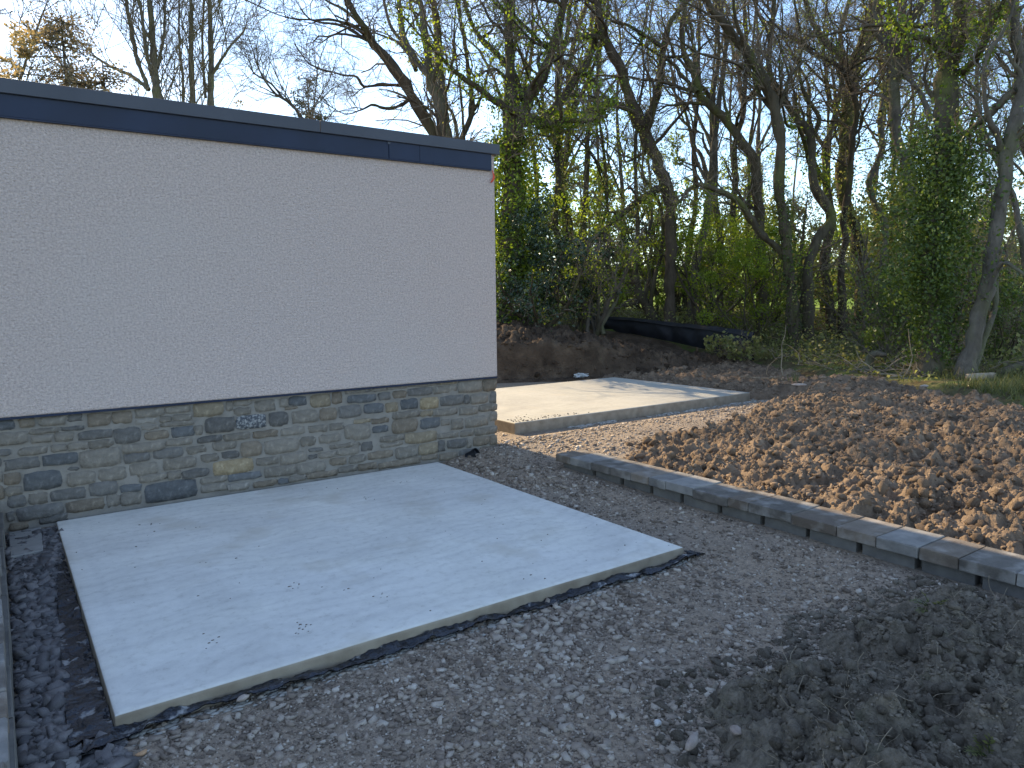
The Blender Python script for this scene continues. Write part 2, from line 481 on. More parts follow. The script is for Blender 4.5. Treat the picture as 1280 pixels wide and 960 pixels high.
L_OLIVE = leaf_mat("olive_leaves", (0.10, 0.115, 0.035), (0.235, 0.24, 0.08), 0.45, 0.5)
L_GOLD = leaf_mat("golden_leaves", (0.19, 0.155, 0.07), (0.35, 0.29, 0.15), 0.4, 0.5)
L_BRAMBLE = leaf_mat("bramble_leaves", (0.09, 0.11, 0.03), (0.27, 0.27, 0.105), 0.45, 0.45)
L_GRASS = leaf_mat("grass_blades", (0.055, 0.07, 0.02), (0.16, 0.165, 0.06), 0.35, 0.5)
L_CEDAR = leaf_mat("faded_cypress_sprays", (0.075, 0.062, 0.038), (0.20, 0.17, 0.10), 0.3, 0.7)
L_PINE = leaf_mat("pine_needles", (0.035, 0.05, 0.02), (0.085, 0.105, 0.045), 0.2, 0.6)

def ground_mat():
    m, nt, N, L, b = new_mat("woodland_floor_and_field")
    tc = N.new("ShaderNodeTexCoord")
    n1 = N.new("ShaderNodeTexNoise"); n1.inputs["Scale"].default_value = 2.1; n1.inputs["Distortion"].default_value = 0.6; n1.inputs["Detail"].default_value = 9; n1.inputs["Roughness"].default_value = 0.7
    L.new(tc.outputs["Object"], n1.inputs["Vector"])
    r1 = ramp(N, [(0.36, (0.075, 0.055, 0.03)), (0.5, (0.105, 0.095, 0.045)), (0.62, (0.085, 0.115, 0.03))])
    L.new(n1.outputs["Fac"], r1.inputs["Fac"])
    n2 = N.new("ShaderNodeTexNoise"); n2.inputs["Scale"].default_value = 0.12; n2.inputs["Detail"].default_value = 7
    L.new(tc.outputs["Object"], n2.inputs["Vector"])
    r2 = ramp(N, [(0.35, (0.15, 0.235, 0.035)), (0.65, (0.225, 0.30, 0.055))])
    L.new(n2.outputs["Fac"], r2.inputs["Fac"])
    at = N.new("ShaderNodeAttribute"); at.attribute_name = "tint"
    mx = N.new("ShaderNodeMixRGB")
    L.new(at.outputs["Fac"], mx.inputs["Fac"]); L.new(r1.outputs["Color"], mx.inputs["Color1"]); L.new(r2.outputs["Color"], mx.inputs["Color2"])
    L.new(mx.outputs["Color"], b.inputs["Base Color"])
    b.inputs["Roughness"].default_value = 1.0
    b.inputs["Specular IOR Level"].default_value = 0.1
    n3 = N.new("ShaderNodeTexNoise"); n3.inputs["Scale"].default_value = 14; n3.inputs["Detail"].default_value = 6
    L.new(tc.outputs["Object"], n3.inputs["Vector"])
    bp = N.new("ShaderNodeBump"); bp.inputs["Strength"].default_value = 0.8; bp.inputs["Distance"].default_value = 0.06
    L.new(n3.outputs["Fac"], bp.inputs["Height"]); L.new(bp.outputs["Normal"], b.inputs["Normal"])
    return m
M['ground'] = ground_mat()

# ------------------------------------------------------------------ terrain
BANK_LINE = [(3.0, 14.6), (6.5, 12.9), (8.16, 12.07), (10.18, 11.1), (11.04, 10.3), (12.1, 9.8), (13.4, 9.35)]
SOIL = [(4.27, -3), (4.27, 4.86), (4.85, 4.9), (5.1, 5.3), (5.9, 5.25), (7.4, 5.6), (9.2, 6.1), (10.3, 6.7), (10.1, 7.15), (9.78, 7.4),
        (9.72, 10.55), (10.2, 11.25), (11.04, 10.6), (12.1, 10.1), (13.0, 9.75), (12.7, 9.1), (12.03, 7.9), (11.4, 6.2), (10.6, 4.7), (9.9, 3.5), (9.2, 2.2), (8.2, -3)]
BANK = [(5.0, 13.6), (8.1, 12.02), (10.13, 11.03), (11.0, 10.25), (12.1, 9.72), (13.1, 9.5), (13.2, 10.7), (13.3, 12.3), (12.4, 13.9), (10.5, 15.2), (6.0, 16.2)]
HEAP = [(1.2, -1), (1.55, 1.1), (1.85, 1.62), (2.05, 1.92), (2.4, 1.93), (2.75, 1.78), (3.1, 1.98), (3.45, 1.9), (3.93, 1.72), (3.93, -1)]

def z_wood(x, y):
    d = 0.576 * x + 0.817 * y
    z = 0.33 + 0.66 * S((y - 9.8) / 4.8) + 0.045 * np.clip(y - 14.5, 0, 12)
    z = z + 0.055 * np.clip(d - 34, 0, 130) + 0.10 * (fbm(x * .6, y * .6, 3) - .5)
    return z

def z_gravel(x, y):
    z = 0.02 + 0.10 * S((x - 3.2) / 0.7) + 0.04 * S((y - 3.5) / 2.5) - 0.19 * S((y - 5.9) / 1.2) * S((x - 3.3) / .8)
    z = z + 0.012 * (fbm(x * 1.7, y * 1.7, 5) - .5)
    return z

def z_soil_base(x, y):
    z = 0.215 + 0.10 * S((x - 5) / 5.0) - 0.07 * S((y - 5.2) / 2.0) * (1 - S((x - 9) / 3)) - 0.20 * S((y - 6.2) / 1.4) * (1 - S((x - 10.6) / 2.2))
    return z + 0.10 * (fbm(x * .8, y * .8, 11) - .5)

def z_bank(x, y):
    s = line_dist(x, y, BANK_LINE)
    right = S((x - 9.6) / 3.0)
    steep = 0.16 + 1.5 * right
    crest = 0.74 - 0.50 * right
    low = 0.02 + 0.25 * right
    h = low + (crest - low) * S((s + 0.02 + 0.10 * (fbm(x * 2.4, y * 2.4, 21) - .5)) / steep)
    h = h + 0.17 * np.clip(s - 0.3, 0, 6) * (1 - .85 * right)
    return h, s

def z_ground(x, y):
    """the base sheet: woods and field, dropping beneath the yard, bed and bank"""
    zw = z_wood(x, y)
    yard = poly_dist(x, y, [(-12, -12), (9, -12), (9.5, 2.2), (10.6, 4.4), (12.9, 9.4), (13.4, 12.3), (12.4, 14.2), (8, 16), (-12, 19)])
    return zw + (-0.35 - zw) * S(yard / 0.9)

# ground sheet (polar tessellation, finer near)
def polar(r0, r1, nr, a0, a1, na):
    r = np.geomspace(r0, r1, nr)
    a = np.linspace(a0, a1, na)
    rr, aa = np.meshgrid(r, a, indexing='ij')
    x, y = rr * np.cos(aa), rr * np.sin(aa)
    i = np.arange(nr - 1)[:, None] * na + np.arange(na - 1)[None, :]
    f = np.stack([i, i + na, i + na + 1, i + 1], -1).reshape(-1, 4)
    return x.ravel(), y.ravel(), f

def crop(x, y, z, f, keep_face):
    f = f[keep_face]
    used = np.zeros(len(x), bool)
    used[f.ravel()] = True
    idx = np.cumsum(used) - 1
    return np.stack([x[used], y[used], z[used]], -1), idx[f], used

gx, gy, gf = polar(0.5, 900, 140, -math.pi, math.pi, 200)
gz = z_ground(gx, gy)
dist = 0.576 * gx + 0.817 * gy
g_tint = S((dist - 27 + 5 * fbm(gx * .2, gy * .2, 8)) / 7)
ground = struct(obj("ground", make_mesh("ground", np.stack([gx, gy, gz], -1), gf, True, g_tint), M['ground']))

# gravel yard
vx, vy, vf = polar(0.9, 16, 140, R(-30), R(135), 230)
vz = z_gravel(vx, vy) + 0.010 * (fbm(vx * 14, vy * 14, 6, 3) - .5)
fc = np.stack([vx[vf].mean(1), vy[vf].mean(1)], -1)
YARD = [(-1.2, -2), (4.4, -2), (4.4, 4.3), (5.6, 4.5), (8, 4.6), (12.2, 5.6), (12.2, 11.5), (8.5, 13.3), (4, 15), (-1.2, 6.4)]
keep = poly_dist(fc[:, 0], fc[:, 1], YARD) > 0
gv, gvf, _ = crop(vx, vy, vz, vf, keep)
gravel = struct(obj("gravel_yard", make_mesh("gravel_yard", gv, gvf, True), M['gravel']))

# soil bed behind the low wall
def soil_relief(x, y):
    wx = x + .14 * (fbm(x * 5, y * 5, 32, 4, .65) - .5); wy = y + .14 * (fbm(x * 5 + 40, y * 5, 33, 4, .65) - .5)
    c = 0.045 * cells(wx * 4.6, wy * 4.6, 31) + 0.055 * cells(wx * 10, wy * 10, 35) + 0.034 * cells(wx * 21, wy * 21, 39)
    return 1.3 * c + 0.25 * (fbm(x * 4.2, y * 4.2, 41, 7, .74) - .5)
sx_, sy_, sf_ = polar(3.9, 16.0, 430, R(-18), R(54), 640)
sd = poly_dist(sx_, sy_, SOIL)
wob = 0.22 * (fbm(sx_ * 2.5, sy_ * 2.5, 44) - .5)
edge = S((sd + wob + .05) / 0.30)
sz = -0.25 * (1 - S((sd + wob + .2) / .2)) + (z_soil_base(sx_, sy_) - 0.10) * edge + soil_relief(sx_, sy_) * (0.35 + .65 * edge) * S((sd + .25) / .3) + .02
sk = sd[sf_].min(1) > -0.26
wallside = (sx_[sf_].min(1) > 4.26) | (sy_[sf_].min(1) > 4.9)
vv, ff, _ = crop(sx_, sy_, sz, sf_, sk & wallside)
soil = struct(obj("soil_bed", make_mesh("soil_bed", vv, ff, False), M['soil']))

# cut earth bank
bx_, by_, bf_ = polar(11.0, 21.5, 230, R(33), R(72), 380)
bd = poly_dist(bx_, by_, BANK)
bz, bs = z_bank(bx_, by_)
face = S(bs / .15) * (1 - S((bs - .35) / .3))
bz = bz + soil_relief(bx_ * .8, by_ * .8) * (0.5 + 1.0 * S((bs - .1) / .4)) - 0.04
bz = bz + (z_wood(bx_, by_) - .12 - bz) * (1 - S(bd / 1.2)) * S((bs - .8) / .6) - 0.3 * (1 - S((bd + .25) / .2))
bk = bd[bf_].min(1) > -0.15
vv, ff, _ = crop(bx_, by_, bz, bf_, bk)
bank = struct(obj("earth_bank", make_mesh("earth_bank", vv, ff, False), M['bank']))

# soil heap in the foreground
hx, hy, hf = polar(1.5, 4.5, 230, R(0), R(52), 370)
hd = poly_dist(hx, hy, HEAP)
hwob = 0.16 * (fbm(hx * 4, hy * 4, 51) - .5)
hed = S((hd + hwob + .02) / 0.45)
def heap_relief(x, y):
    wx = x + .16 * (fbm(x * 5, y * 5, 62, 5, .65) - .5); wy = y + .16 * (fbm(x * 5 + 40, y * 5, 63, 5, .65) - .5)
    return (0.085 * cells(wx * 4.6, wy * 4.6, 61) + 0.085 * cells(wx * 9, wy * 9, 64) + 0.045 * cells(wx * 21, wy * 21, 67) + 0.014 * cells(wx * 44, wy * 44, 68)
            + 0.34 * (fbm(x * 2.6, y * 2.6, 70, 6, .60) - .5) + .05 * S((fbm(x * 1.1, y * 1.1, 74, 2) - .5) / .3))
def z_heap_base(x, y):
    return z_gravel(x, y) + 0.05
hz = z_gravel(hx, hy) - 0.06 + 0.10 * hed + heap_relief(hx, hy) * hed
hk = hd[hf].min(1) > -0.12
vv, ff, _ = crop(hx, hy, hz, hf, hk)
heap = struct(obj("soil_heap", make_mesh("soil_heap", vv, ff, False), M['dark_soil']))

# ------------------------------------------------------------------ stones, clods
def ico(sub):
    bm = bmesh.new()
    bmesh.ops.create_icosphere(bm, subdivisions=sub, radius=1.0)
    v = np.array([p.co[:] for p in bm.verts])
    f = np.array([[q.index for q in t.verts] for t in bm.faces])
    bm.free()
    return v, f
ICO1, ICO2 = ico(1), ico(2)
SHARD = (np.array([[x, y, z] for x in (-1, 1) for y in (-1, 1) for z in (-1, 1)], float) * .78,
         np.array([[0, 1, 3], [0, 3, 2], [4, 6, 7], [4, 7, 5], [0, 4, 5], [0, 5, 1], [2, 3, 7], [2, 7, 6], [0, 2, 6], [0, 6, 4], [1, 5, 7], [1, 7, 3]]))

def rock_variants(n, base, rough, flat, seed, crumbly=False):
    r2 = np.random.default_rng(seed)
    out = []
    v, f = base
    for i in range(n):
        w = v.copy()
        if crumbly:
            lump = sum(np.sin(v @ (r2.normal(size=3) * (1.6 + .8 * k)) + r2.uniform(0, 6)) / (1 + .35 * k) for k in range(5))
            w = v * (1 + .17 * lump[:, None] / 1.6)
        if len(v) == 8:                         # split shard: every corner knocked about
            w = w * r2.uniform(.45, 1.35, (8, 3))
        for k in range(5 if crumbly else 0 if len(v) == 8 else 7):                      # chop with planes for angular faces
            nrm = r2.normal(size=3); nrm /= np.linalg.norm(nrm)
            c = r2.uniform(0.45, 0.85)
            dd = w @ nrm
            w = w - np.outer(np.maximum(dd - c, 0), nrm) * 0.9
        w = w * (1 + rough * r2.normal(size=(len(w), 1)))
        w = w * np.array([r2.uniform(.8, 1.55), r2.uniform(.6, 1.05), flat * r2.uniform(.7, 1.25)])
        out.append(w)
    return out, f

def rot_mats(n, tilt, r2):
    a = r2.uniform(0, 2 * np.pi, n)
    t = r2.normal(0, tilt, n)
    b = r2.uniform(0, 2 * np.pi, n)
    ca, sa, ct, st, cb, sb = np.cos(a), np.sin(a), np.cos(t), np.sin(t), np.cos(b), np.sin(b)
    Z1 = np.zeros((n, 3, 3)); Z1[:, 0, 0] = ca; Z1[:, 0, 1] = -sa; Z1[:, 1, 0] = sa; Z1[:, 1, 1] = ca; Z1[:, 2, 2] = 1
    X = np.zeros((n, 3, 3)); X[:, 0, 0] = 1; X[:, 1, 1] = ct; X[:, 1, 2] = -st; X[:, 2, 1] = st; X[:, 2, 2] = ct
    Z2 = np.zeros((n, 3, 3)); Z2[:, 0, 0] = cb; Z2[:, 0, 1] = -sb; Z2[:, 1, 0] = sb; Z2[:, 1, 1] = cb; Z2[:, 2, 2] = 1
    return Z1 @ X @ Z2

def scatter(name, pos, size, base, mat, parent, big=300, rough=.08, flat=.55, tilt=.35, seed=1, part="pebble", smooth=False, crumbly=False):
    """the largest-looking `big` pieces as single objects, the rest joined as stuff"""
    r2 = np.random.default_rng(seed)
    var, f = rock_variants(24, ICO2 if base is None else base, rough, flat, seed, crumbly)
    joint_set = rock_variants(24, ICO1, rough, flat, seed, crumbly) if base is None else (var, f)
    n = len(pos)
    Rm = rot_mats(n, tilt, r2)
    which = r2.integers(0, len(var), n)
    u, v, z = project(pos)
    looks = np.where((z > .3) & (u > 4) & (u < 1276) & (v > 4) & (v < 952), size / np.maximum(z, .3), 0)
    order = np.argsort(-looks)
    single = set(order[:big].tolist())
    mask = np.ones(n, bool); mask[list(single)] = False
    meshes = []
    for i, w in enumerate(var):
        me = make_mesh(part, w, f, smooth)
        me.materials.append(mat)
        meshes.append(me)
    for i in order[:big]:
        o = bpy.data.objects.new(part, meshes[which[i]])
        COL.objects.link(o)
        m4 = np.eye(4); m4[:3, :3] = Rm[i] * size[i]; m4[:3, 3] = pos[i]
        o.matrix_world = Matrix(m4.tolist())
        o.parent = parent
    V, F, T, off = [], [], [], 0
    var, f = joint_set
    for k, w in enumerate(var):
        ids = np.where(mask & (which == k))[0]
        if len(ids) == 0:
            continue
        pv = np.einsum('nij,vj->nvi', Rm[ids], w) * size[ids][:, None, None] + pos[ids][:, None, :]
        V.append(pv.reshape(-1, 3))
        F.append((f[None] + (np.arange(len(ids)) * len(w))[:, None, None]).reshape(-1, 3) + off)
        T.append(np.repeat(r2.uniform(-.5, .5, len(ids)), len(w)))
        off += len(ids) * len(w)
    me = make_mesh(name, np.concatenate(V), np.concatenate(F), smooth, np.concatenate(T))
    return stuff(obj(name, me, mat, parent))

def area_points(n, x0, x1, y0, y1, accept, r2, density=None):
    x, y = r2.uniform(x0, x1, n), r2.uniform(y0, y1, n)
    k = accept(x, y)
    if density is not None:
        k &= r2.uniform(0, 1, n) < density(x, y)
    return x[k], y[k]

SLAB1 = (0.257, 3.322, 2.93, 5.935, 0.10)
SLAB2 = (5.11, 9.66, 7.2, 10.3, 0.11)
def in_slab(x, y, s, m=0.0):
    return (x > s[0] - m) & (x < s[1] + m) & (y > s[2] - m) & (y < s[3] + m)
def visible(x, y, z, pad=40):
    u, v, d = project(np.stack([x, y, z], -1))
    return (d > .5) & (u > -pad) & (u < 1280 + pad) & (v < 960 + pad)

r2 = np.random.default_rng(21)
def acc_gravel(x, y):
    return (visible(x, y, z_gravel(x, y)) & ~in_slab(x, y, SLAB1, -.01) & ~in_slab(x, y, SLAB2, .0) & (x > .24) & ((x < 3.94) | (y > 4.95))
            & ((y < 5.93) | (x > 4.05)) & (poly_dist(x, y, SOIL) < .1) & (poly_dist(x, y, HEAP) < .12))
def dens_gravel(x, y):
    d = np.hypot(x, y)
    worn = fbm(x * 1.3, y * 1.3, 77)
    return np.clip((3.2 / np.maximum(d, 2.0)) ** 1.6, .04, 1) * (0.6 + 0.4 * S((worn - .35) / .3)) * np.where(y > 6.2, .35, 1)
ax_, ay_ = area_points(420000, .2, 9.5, 1.2, 8.0, acc_gravel, r2, dens_gravel)
near_ = np.hypot(ax_, ay_)
asz = np.clip(0.0036 * (1 - r2.uniform(0, 1, len(ax_))) ** -0.46, .0032, .019) * (1 + .45 * S((fbm(ax_ * .9, ay_ * .9, 79) - .45) / .25))
asz = np.where(near_ > 3.4, np.maximum(asz, .0052), asz)
if len(ax_) > 36000:
    sel = r2.choice(len(ax_), 36000, replace=False)
    ax_, ay_, asz = ax_[sel], ay_[sel], asz[sel]
apos = np.stack([ax_, ay_, z_gravel(ax_, ay_) + asz * .12], -1)
scatter("loose_gravel", apos, asz, SHARD, M['pebble'], gravel, 300, .05, .6, .4, 5, "pebble")

# darker slate chippings in the strip between the left wall and the slab
x, y = area_points(10000, -.03, .27, 2.3, 5.9, lambda x, y: visible(x, y, x * 0 + .02) & ((x < .225 - .125 * np.clip((5.1 - y) / 2.17, 0, 1) ** .7) | (y < 2.9) | (y > 5.15)), r2, lambda x, y: np.clip(3.2 / np.maximum(y, 2), .3, 1))
ssz = np.clip(.011 * (1 - r2.uniform(0, 1, len(x))) ** -.35, .008, .04)
scatter("slate_chippings", np.stack([x, y, z_gravel(x, y) + ssz * .3], -1), ssz, SHARD, M['slate'], gravel, 150, .05, .5, .5, 6, "slate_chip")

# clods on the soil bed
x, y = area_points(90000, 4.25, 13, -1.5, 10.8, lambda x, y: visible(x, y, x * 0 + .3) & (poly_dist(x, y, SOIL) > -.02) & ~in_slab(x, y, SLAB2, .05), r2,
                   lambda x, y: np.clip((5.2 / np.hypot(x, y)) ** 1.5, .05, 1))
csz = np.clip(.0068 * (1 - r2.uniform(0, 1, len(x))) ** -.50, .0065, .046)
far = np.hypot(x, y) > 7.5
csz = np.where(far, np.maximum(csz, .015), csz)
if len(x) > 21000:
    sel = r2.choice(len(x), 21000, replace=False)
    x, y, csz = x[sel], y[sel], csz[sel]
sdd = poly_dist(x, y, SOIL)
ez = S((sdd + .05) / .30)
zc = (z_soil_base(x, y) - .10) * ez + soil_relief(x, y) * (.35 + .65 * ez) * S((sdd + .25) / .3) + .02
scatter("soil_crumbs", np.stack([x, y, np.maximum(zc, z_gravel(x, y)) + csz * .12], -1), csz, None, M['clod'], soil, 300, .10, .8, .6, 8, "soil_clod", False, True)

# clods on the near heap
x, y = area_points(30000, 1.2, 3.95, -.4, 2.1, lambda x, y: visible(x, y, x * 0 + .1) & (poly_dist(x, y, HEAP) > -.08), r2)
csz = np.clip(.0045 * (1 - r2.uniform(0, 1, len(x))) ** -.48, .004, .027)
if len(x) > 11000:
    sel = r2.choice(len(x), 11000, replace=False)
    x, y, csz = x[sel], y[sel], csz[sel]
hdd = poly_dist(x, y, HEAP)
he = S((hdd + .02) / .45)
zc = z_gravel(x, y) - .06 + .10 * he + heap_relief(x, y) * he
scatter("heap_crumbs", np.stack([x, y, np.maximum(zc, z_gravel(x, y)) + csz * .15], -1), csz, None, M['dark_clod'], heap, 260, .09, .75, .6, 9, "soil_clod", False, True)

# lumps on the bank
x, y = area_points(9000, 6.5, 13.2, 9.4, 15.5, lambda x, y: (poly_dist(x, y, BANK) > 0) & visible(x, y, x * 0 + .6), r2)
zb, bs2 = z_bank(x, y)
csz = np.clip(.022 * (1 - r2.uniform(0, 1, len(x))) ** -.5, .02, .10)
scatter("bank_crumbs", np.stack([x, y, zb + soil_relief(x * .8, y * .8) * (.25 + .75 * S((bs2 - .1) / .4)) - .02], -1)[:3200], csz[:3200] * .8, ICO1, M['bank'], bank, 60, .12, .8, .6, 10, "soil_clod")

# ------------------------------------------------------------------ building
WY = 5.95            # face of the render
bld = tag(empty("garden_building", (0, WY, 0)), "pale roughcast building with a stone plinth and dark flat roof edge", "building")
CX = 4.02
def part(name, me, mat, parent=bld):
    root = parent
    base = bld.location
    me.transform(Matrix.Translation(-base))
    return obj(name, me, mat, root)
# rendered walls: a shell, proud of the plinth
def grid_wall():
    bm = bmesh.new()
    bmesh.ops.create_cube(bm, size=1.0)
    for v in bm.verts:
        v.co = Vector((-7 + (v.co.x + .5) * (CX + 7), WY + (v.co.y + .5) * 4.05, .858 + (v.co.z + .5) * (3.0 - .858)))
    bmesh.ops.bevel(bm, geom=bm.edges[:], offset=.006, segments=2, affect='EDGES')
    me = bpy.data.meshes.new("rendered_wall")
    bm.to_mesh(me); bm.free()
    return me
part("rendered_wall", grid_wall(), M['render'])
part("shadow_gap_bead", box_mesh("bead", -7, CX - .004, WY - .006, WY + .04, .842, .857), M['fascia'])  # bead coloured dark to draw the shadow gap below the render
# fascia panels with butt joints, each slightly out of line
for x0, x1, dy in ((-7, -2.2, 0), (-2.197, 2.905, .0), (2.908, 3.205, -.004), (3.208, 3.972, -.002)):
    part("fascia_panel", box_mesh("fascia", x0, x1, WY - .022 + dy, WY + .01, 2.832, 2.985, .003), M['fascia'])
part("fascia_drip", box_mesh("drip", -7, 3.968, WY - .028, WY + .002, 2.822, 2.8305), M['fascia'])
for x in (2.905,):
    part("fascia_cleat", box_mesh("cleat", x - .012, x + .014, WY - .032, WY - .0285, 2.95, 2.972, .001), M['capping'])
for x0, x1 in ((-7, -1.3), (-1.296, 2.29), (2.294, CX + .035)):
    part("roof_capping", box_mesh("capping", x0, x1, WY - .045, WY + .22, 2.975, 3.07, .004), M['capping'])
part("side_capping", box_mesh("sidecap", CX - .2, CX + .034, WY + .222, 10.04, 2.975, 3.07, .004), M['capping'])
part("roof_deck", box_mesh("deck", -7, CX - .202, WY + .222, 10.0, 2.99, 3.03), M['roofing'])
for x in (0.62, 1.22, 1.78, 2.33, 3.35):
    part("fixing_clip", box_mesh("clip", x - .008, x + .008, WY - .031, WY - .0285, 2.826, 2.846), M['fascia'])

plinth = part("stone_plinth", box_mesh("plinth", -7, CX - .022, WY + .028, 9.98, -.3, .8415), M['mortar'])

def stone_mesh(w, h, depth, seed, side=0.0):
    """irregular walling stone, centre of its face at the origin, face towards -Y"""
    r3 = np.random.default_rng(seed)
    nx, nz = 6, 4
    U, Wv = np.meshgrid(np.linspace(-1, 1, nx), np.linspace(-1, 1, nz), indexing='ij')
    X, Z = U * w / 2, Wv * h / 2
    rim = (np.abs(U) > .99) | (np.abs(Wv) > .99)
    corner = (np.abs(U) > .99) & (np.abs(Wv) > .99)
    X = np.where(corner, X * (1 - .05 * min(1, h / w) * 2), X); Z = np.where(corner, Z * .86, Z)
    X = X + r3.normal(0, .0035, X.shape); Z = Z + r3.normal(0, .0028, Z.shape)
    Y = np.where(rim, .006, -.001) + r3.normal(0, .003, X.shape)
    fv = np.stack([X, Y, Z], -1).reshape(-1, 3)
    idx = np.arange(nx * nz).reshape(nx, nz)
    f = [(idx[i, j], idx[i + 1, j], idx[i + 1, j + 1], idx[i, j + 1]) for i in range(nx - 1) for j in range(nz - 1)]
    ring = [idx[i, 0] for i in range(nx)] + [idx[nx - 1, j] for j in range(1, nz)] + [idx[i, nz - 1] for i in range(nx - 2, -1, -1)] + [idx[0, j] for j in range(nz - 2, 0, -1)]
    bv = fv[ring].copy(); bv[:, 1] = depth; bv[:, 0] *= 1.02; bv[:, 2] *= 1.03
    n0 = len(fv)
    m_ = len(ring)
    for k in range(m_):
        k2 = (k + 1) % m_
        f.append((ring[k], n0 + k, n0 + k2, ring[k2]))
    return np.concatenate([fv, bv]), np.array(f)

Z1 = [(-60,105,95,163,'n'),(140,260,80,145,'b'),(295,490,65,130,'g'),(502,620,45,98,'d'),(655,832,40,135,'b'),(842,990,25,115,'b'),(225,440,155,190,'g'),
(460,625,140,170,'d'),(-60,205,185,275,'g'),(235,390,205,260,'g'),(415,550,185,248,'g'),(590,840,168,235,'d'),(857,1052,150,262,'d'),(-60,75,318,362,'d'),
(145,355,295,352,'g'),(385,500,275,325,'g'),(512,660,258,315,'g'),(672,848,245,298,'g'),(30,295,378,460,'d'),(320,585,345,425,'n'),(602,908,310,440,'g'),
(180,460,478,610,'n'),(32,150,490,575,'b'),(40,165,592,655,'g'),(510,590,448,470,'d'),(502,715,482,575,'g'),(745,945,452,545,'g'),(62,190,660,745,'d'),
(220,355,642,720,'g'),(380,640,608,690,'d'),(672,880,558,655,'d'),(130,475,730,830,'d'),(500,775,690,772,'b'),(800,905,648,738,'g'),(52,105,785,850,'d'),
(70,215,862,915,'b'),(300,510,803,860,'d'),(-80,20,480,560,'g'),(-80,30,590,690,'b'),(-80,10,380,450,'d')]
Z2 = [(115,330,172,245,'g'),(345,530,157,215,'g'),(552,770,132,240,'t'),(800,845,125,200,'g'),(860,985,108,160,'g'),(860,985,182,230,'g'),(120,270,262,295,'w'),
(300,385,242,290,'g'),(400,540,230,275,'g'),(640,862,252,362,'d'),(878,1095,235,330,'s'),(165,290,312,343,'g'),(302,550,282,312,'g'),(390,555,322,395,'n'),
(190,365,352,412,'b'),(565,620,312,378,'g'),(585,765,392,435,'d'),(780,975,368,420,'g'),(20,340,445,508,'g'),(350,540,412,458,'g'),(697,870,432,490,'g'),
(35,220,522,585,'d'),(250,470,482,555,'d'),(505,645,468,520,'g'),(610,740,528,585,'g'),(765,890,508,555,'d'),(910,1060,435,540,'b'),(75,285,594,688,'g'),
(325,570,555,635,'g'),(467,665,642,700,'d'),(702,1000,570,672,'y'),(150,350,680,728,'g'),(360,460,655,710,'g'),(5,165,757,805,'n'),(5,165,818,905,'g'),
(190,580,735,872,'n'),(610,808,700,742,'g'),(610,800,752,808,'g'),(818,1060,668,718,'n'),(815,970,748,795,'w')]
Z3 = [(120,265,122,205,'g'),(300,362,108,172,'g'),(368,500,97,160,'n'),(340,430,170,192,'b'),(530,680,82,172,'t'),(692,770,62,148,'b'),(792,960,40,68,'g'),
(812,1020,83,135,'n'),(220,360,212,312,'d'),(395,585,200,290,'g'),(602,725,182,270,'b'),(745,910,162,250,'d'),(100,285,352,400,'b'),(310,490,328,380,'g'),
(520,655,312,360,'g'),(675,778,297,345,'g'),(790,965,305,405,'g'),(190,445,415,518,'g'),(457,570,398,465,'g'),(597,755,378,440,'g'),(680,905,448,475,'g'),
(520,620,482,505,'d'),(912,1000,437,502,'d'),(125,285,552,605,'g'),(302,500,515,595,'g'),(517,580,532,560,'d'),(597,715,512,552,'g'),(735,890,482,530,'g'),
(680,800,558,605,'b'),(822,940,542,588,'g'),(190,420,615,690,'g'),(432,645,590,668,'g'),(105,280,727,770,'b'),(287,365,715,750,'n'),(372,500,690,728,'g'),
(502,730,660,700,'b'),(742,885,618,658,'g'),(892,1000,600,640,'b')]
Z4 = [(0,150,168,192,'d'),(165,275,145,182,'g'),(282,440,132,168,'g'),(450,700,108,145,'g'),(710,840,97,130,'t'),(855,1040,92,192,'g'),(1050,1180,78,180,'b'),
(215,305,197,255,'d'),(330,440,182,240,'b'),(452,645,162,218,'d'),(657,840,142,203,'g'),(100,255,287,360,'n'),(270,370,277,350,'t'),(395,530,248,330,'n'),
(547,690,237,325,'y'),(712,895,222,298,'d'),(903,940,218,285,'d'),(950,1090,208,283,'g'),(1105,1184,190,280,'d'),(330,540,348,398,'g'),(552,645,342,385,'t'),
(652,845,325,378,'g'),(862,1010,312,373,'g'),(1022,1180,287,343,'g'),(162,295,402,445,'b'),(170,290,465,515,'n'),(0,150,455,568,'g'),(327,525,412,515,'b'),
(552,705,402,480,'n'),(717,780,412,460,'g'),(797,895,407,490,'g'),(912,1090,392,468,'g'),(1102,1184,352,420,'g'),(20,150,412,440,'t'),(227,420,542,588,'g'),
(235,415,600,628,'g'),(432,680,515,595,'t'),(692,860,515,560,'g'),(872,975,502,545,'g'),(987,1180,475,530,'g'),(352,530,632,718,'g'),(537,685,604,690,'t'),
(692,745,582,668,'d'),(767,915,572,640,'d'),(925,960,574,635,'g'),(972,1100,550,620,'b'),(1107,1186,540,612,'b'),(0,60,602,680,'g'),(130,330,668,725,'b'),
(0,115,697,745,'g'),(702,845,680,735,'b'),(862,1020,650,700,'d'),(1032,1180,625,680,'b'),(52,205,765,815,'b'),(217,550,738,785,'b'),(562,685,695,730,'b'),(1112,1186,685,720,'d')]
SY = WY + .016
def wall_hit(u, v, yw):
    d = FW + RT * (u - 640) / FPX - UP * (v - 480) / FPX
    return CAM + d * (yw / d[1])
k_seed = 100
placed = []
